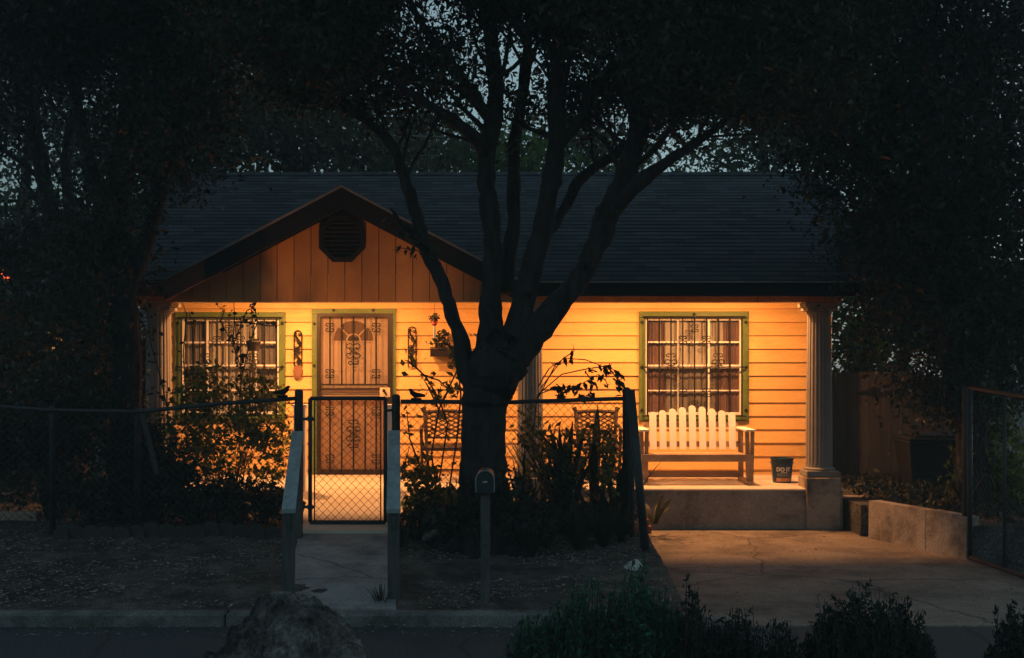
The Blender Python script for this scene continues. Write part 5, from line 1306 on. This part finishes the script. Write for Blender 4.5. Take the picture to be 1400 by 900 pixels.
# airy twig with leaves over the right fence
def twig_shrub():
    Y = 12.1; b = bb_(735, Y); r = thing('twiggy_shrub', 'bare twiggy shrub with leafy arching branch over the right fence', 'shrub', b); s = MB(); lv_ = []
    paths = [([(735, 700), (728, 600), (735, 540), (768, 512), (800, 505), (830, 500), (852, 515)], 26), ([(735, 540), (760, 530), (790, 528), (818, 512)], 30), ([(735, 545), (760, 498), (785, 480), (783, 470)], 2), ([(740, 530), (770, 490), (800, 492), (830, 503)], 6), ([(760, 525), (775, 535), (765, 540), (762, 545)], 14), ([(800, 508), (812, 525), (806, 540), (785, 545)], 18), ([(830, 502), (842, 515), (848, 528), (852, 540)], 14), ([(818, 512), (828, 520), (832, 532)], 8), ([(735, 530), (750, 505), (762, 495)], 2)]
    for pa, n in paths:
        pts = [P(x, y, Y + rnd.uniform(-.05, .05)) for x, y in pa]; s.tube(pts, [.006] * (len(pts) - 1) + [.002], 5)
        for _ in range(int(n * 1.2)):
            i = rnd.randrange(max(0, len(pts) - 3), len(pts) - 1); q = pts[i].lerp(pts[i + 1], rnd.random()); lv_.append((q.x + rnd.gauss(0, .02), q.y + rnd.uniform(-.04, .04), q.z - abs(rnd.gauss(0, .03))))
    s.build('stems', M['twig'], r); leaf_cloud('leaves', lv_, .085, .035, M['leaf_dark'], r, bias=(.3, 0, -1))
twig_shrub()
# plants behind the retaining wall on the right
bush('leafy_shrub', 'dim green shrub behind the open driveway gate at right', (X(1330, 13.3), 13.3, .33), [lob(1335, 630, 13.3, 32, 60, .4), lob(1380, 640, 13.2, 40, 70, .5), lob(1345, 560, 13.4, 30, 40, .35)], 2600, .085, .04, M['leaf_rose'], 1.2)
strap(1285, 700, 13.3, 16, .34, .02, 'wispy grass clump on the retaining wall top', .8, 'grass_tuft', 'blade', .3)
strap(1318, 690, 12.9, 7, .5, .05, 'pale bladed plant catching light beside the driveway gate post', .8)
# foreground clipped shrubs with upright shoots
def shoots(name, label, Y, lobes, n, m, L=.027):
    base = (X(lobes[0][0], Y), Y, .06); r = thing(name, label, 'shrub', base); s = MB(); pts = []; dirs = []
    for px, py, rx, h, dy in lobes:
        xc = X(px, Y); ra = rx / F * Y; zt = Z(py, Y)
        for _ in range(n):
            a = rnd.uniform(0, 6.283); q = math.sqrt(rnd.random()); dx, dyy = math.cos(a) * q, math.sin(a) * q
            top = .06 + (zt - .06) * (1 - .42 * q ** 2.2) * (rnd.uniform(.80, 1.04) if rnd.random() < .97 else rnd.uniform(1.02, 1.13))
            x, y = xc + dx * ra, Y + dyy * dy
            l = rnd.uniform(.14, .30); lx, ly = rnd.uniform(-.05, .05) + dx * .05, rnd.uniform(-.05, .05)
            if rnd.random() < .35: top *= rnd.uniform(.35, .9)
            s.tube([(x - lx, y - ly, top - l * 1.3), (x, y, top)], [.003, .0015], 3, False)
            for k in range(24):
                t = rnd.random(); rr_ = .024 * (1.1 - .6 * t); aa = rnd.uniform(0, 6.283)
                pts.append((x - lx * (1 - t) + math.cos(aa) * rr_, y - ly * (1 - t) + math.sin(aa) * rr_, top - l * (1 - t)))
        for _ in range(10): s.tube([(xc + rnd.uniform(-.1, .1), Y, .06), (xc + rnd.uniform(-.6, .6) * ra, Y + rnd.uniform(-.2, .2), zt * .75)], [.009, .003], 5, False)
    s.build('stems', M['twig'], r); leaf_cloud('foliage', pts, L, L * .36, M[m], r, bias=(0, 0, 1.1)); return r
shoots('upright_shrub', 'green foreground shrub before the white stone at the driveway corner', 5.6, [(800, 800, 75, 0, .3), (868, 785, 60, 0, .3), (738, 842, 62, 0, .3), (905, 812, 40, 0, .25)], 400, 'leaf_shrub')
shoots('upright_shrub', 'low dark foreground shrub with two tall shoots in front of the driveway', 5.5, [(950, 812, 40, 0, .25), (1010, 832, 46, 0, .25), (1065, 850, 58, 0, .25), (985, 850, 60, 0, .25)], 240, 'leaf_shrub_dark')
shoots('upright_shrub', 'rounded black foreground shrub in front of the right half of the driveway', 5.5, [(1190, 800, 70, 0, .32), (1140, 825, 46, 0, .3), (1240, 822, 46, 0, .3)], 420, 'leaf_shrub_dark')
shoots('upright_shrub', 'dark foreground shrub cut by the bottom right corner', 5.5, [(1395, 828, 46, 0, .28)], 300, 'leaf_shrub_dark')
g_ = strap(520, 836, 9.3, 22, .16, .008, 'small weed tuft at the foot of the right handrail post', .7, 'grass_tuft', 'blade', .3)

# unseen spotlight added among the plants to light up the gable face
def spotlight():
    x, y = -2.14, 12.25; z0 = yardz(x, y); r = thing('gable_fill_spot', 'small black spotlight added among the plants left of the gate to light the gable', 'spotlight', (x, y, z0))
    aim = Vector((AX + .1, 14.2, 3.95)); p = Vector((x, y, z0 + .22)); d = (aim - p).normalized()
    MB().tube([(x, y, z0 - .05), (x, y, z0 + .16)], .012, 8).build('stake', M['iron'], r)
    MB().tube([p - d * .10, p - d * .05, p + d * .02, p + d * .05], [.03, .05, .055, .06], 16).build('housing', M['iron'], r, True)
    l = bpy.data.lights.new('gable_fill_beam', 'SPOT'); l.energy = 185; l.color = (1, .35, .085); l.spot_size = R(62); l.spot_blend = .8; l.shadow_soft_size = .04
    o = bpy.data.objects.new('gable_fill_beam', l); col.objects.link(o); o.parent = r; o.location = p + d * .09 - ORG[r]; o.rotation_euler = d.to_track_quat('-Z', 'Y').to_euler()
spotlight()

bush('dark_shrub', 'tall dark hedge like shrub growing behind the board fence', (X(1210, 18), 18, .3), [lob(1175, 470, 18, 45, 55, .5), lob(1250, 440, 18, 60, 60, .5), lob(1330, 460, 18, 60, 80, .5), lob(1400, 480, 18, 60, 90, .5), lob(1200, 540, 18, 70, 60, .5)], 15000, .085, .038, M['leaf_dark'], 1.4, sc=.10)
bush('dark_shrub', 'tall dark screen of shrubs at far left beyond the yard', (X(60, 18), 18, .3), [lob(30, 520, 18, 70, 60, .6), lob(150, 500, 18, 45, 60, .6), lob(-40, 480, 18, 60, 90, .6), lob(180, 520, 18, 60, 90, .6)], 15000, .085, .038, M['leaf_dark'], 1.4, sc=.10)

# leafy clutter among the strap plants, and low growth on the raised bed
bush('leafy_shrub', 'loose leafy shrub mixed among the strap leaved plants right of the trunk', bb_(775, 12.4), [lob(770, 640, 12.4, 40, 55, .3), lob(815, 615, 12.5, 40, 45, .3), lob(735, 610, 12.5, 22, 60, .3), lob(840, 660, 12.2, 24, 40, .3)], 1300, .07, .036, M['leaf_rose'], .9, clump=10, sc=.06, shell=.5)
pts = np.column_stack([rng.uniform(4.1, 7.5, 5200), rng.uniform(12.0, 16.2, 5200), .38 + .14 * rng.random(5200) ** 2])
pts = pts[(pts[:, 0] - 3.94) * 1.53 + (pts[:, 1] - 13.46) * .55 > .34]
tag(leaf_cloud('bed_ground_cover', pts, .075, .034, M['leaf_dark']), 'dark leafy ground cover on the raised bed behind the retaining wall', 'ground cover', kind='stuff')

litter('gutter_litter', 900, -9, 1.2, 8.62, 8.97, lambda x, y: .002 + .012 * (y > 8.8), .035, 'dry leaf litter gathered in the gutter along the kerb')
hz = MB().box(-95, 95, -12, 110, -1.05, 15).build('black_lift_box', None)  # thin volume added round the scene to lift its darkest tones
hm, hnt, hout = new_mat('black_lift_volume'); pv = hnt.nodes.new('ShaderNodeVolumePrincipled'); pv.inputs['Color'].default_value = (.75, .9, .95, 1); pv.inputs['Density'].default_value = .0030; pv.inputs['Anisotropy'].default_value = 0
hnt.links.new(pv.outputs[0], hout.inputs['Volume']); hz.data.materials.clear(); hz.data.materials.append(hm); hz['kind'] = 'stuff'

bush('dark_shrub', 'dark leafy shrub crowding the foot of the big tree trunk', (X(668, 11.0), 10.95, yardz(X(668, 11.0), 10.95)), [lob(640, 700, 10.95, 28, 34, .2), lob(690, 690, 11.0, 34, 46, .22), lob(720, 712, 10.9, 30, 28, .2), lob(610, 712, 11.1, 26, 22, .2)], 1700, .06, .028, M['leaf_dark'], .5, clump=14, sc=.05, ns=22)
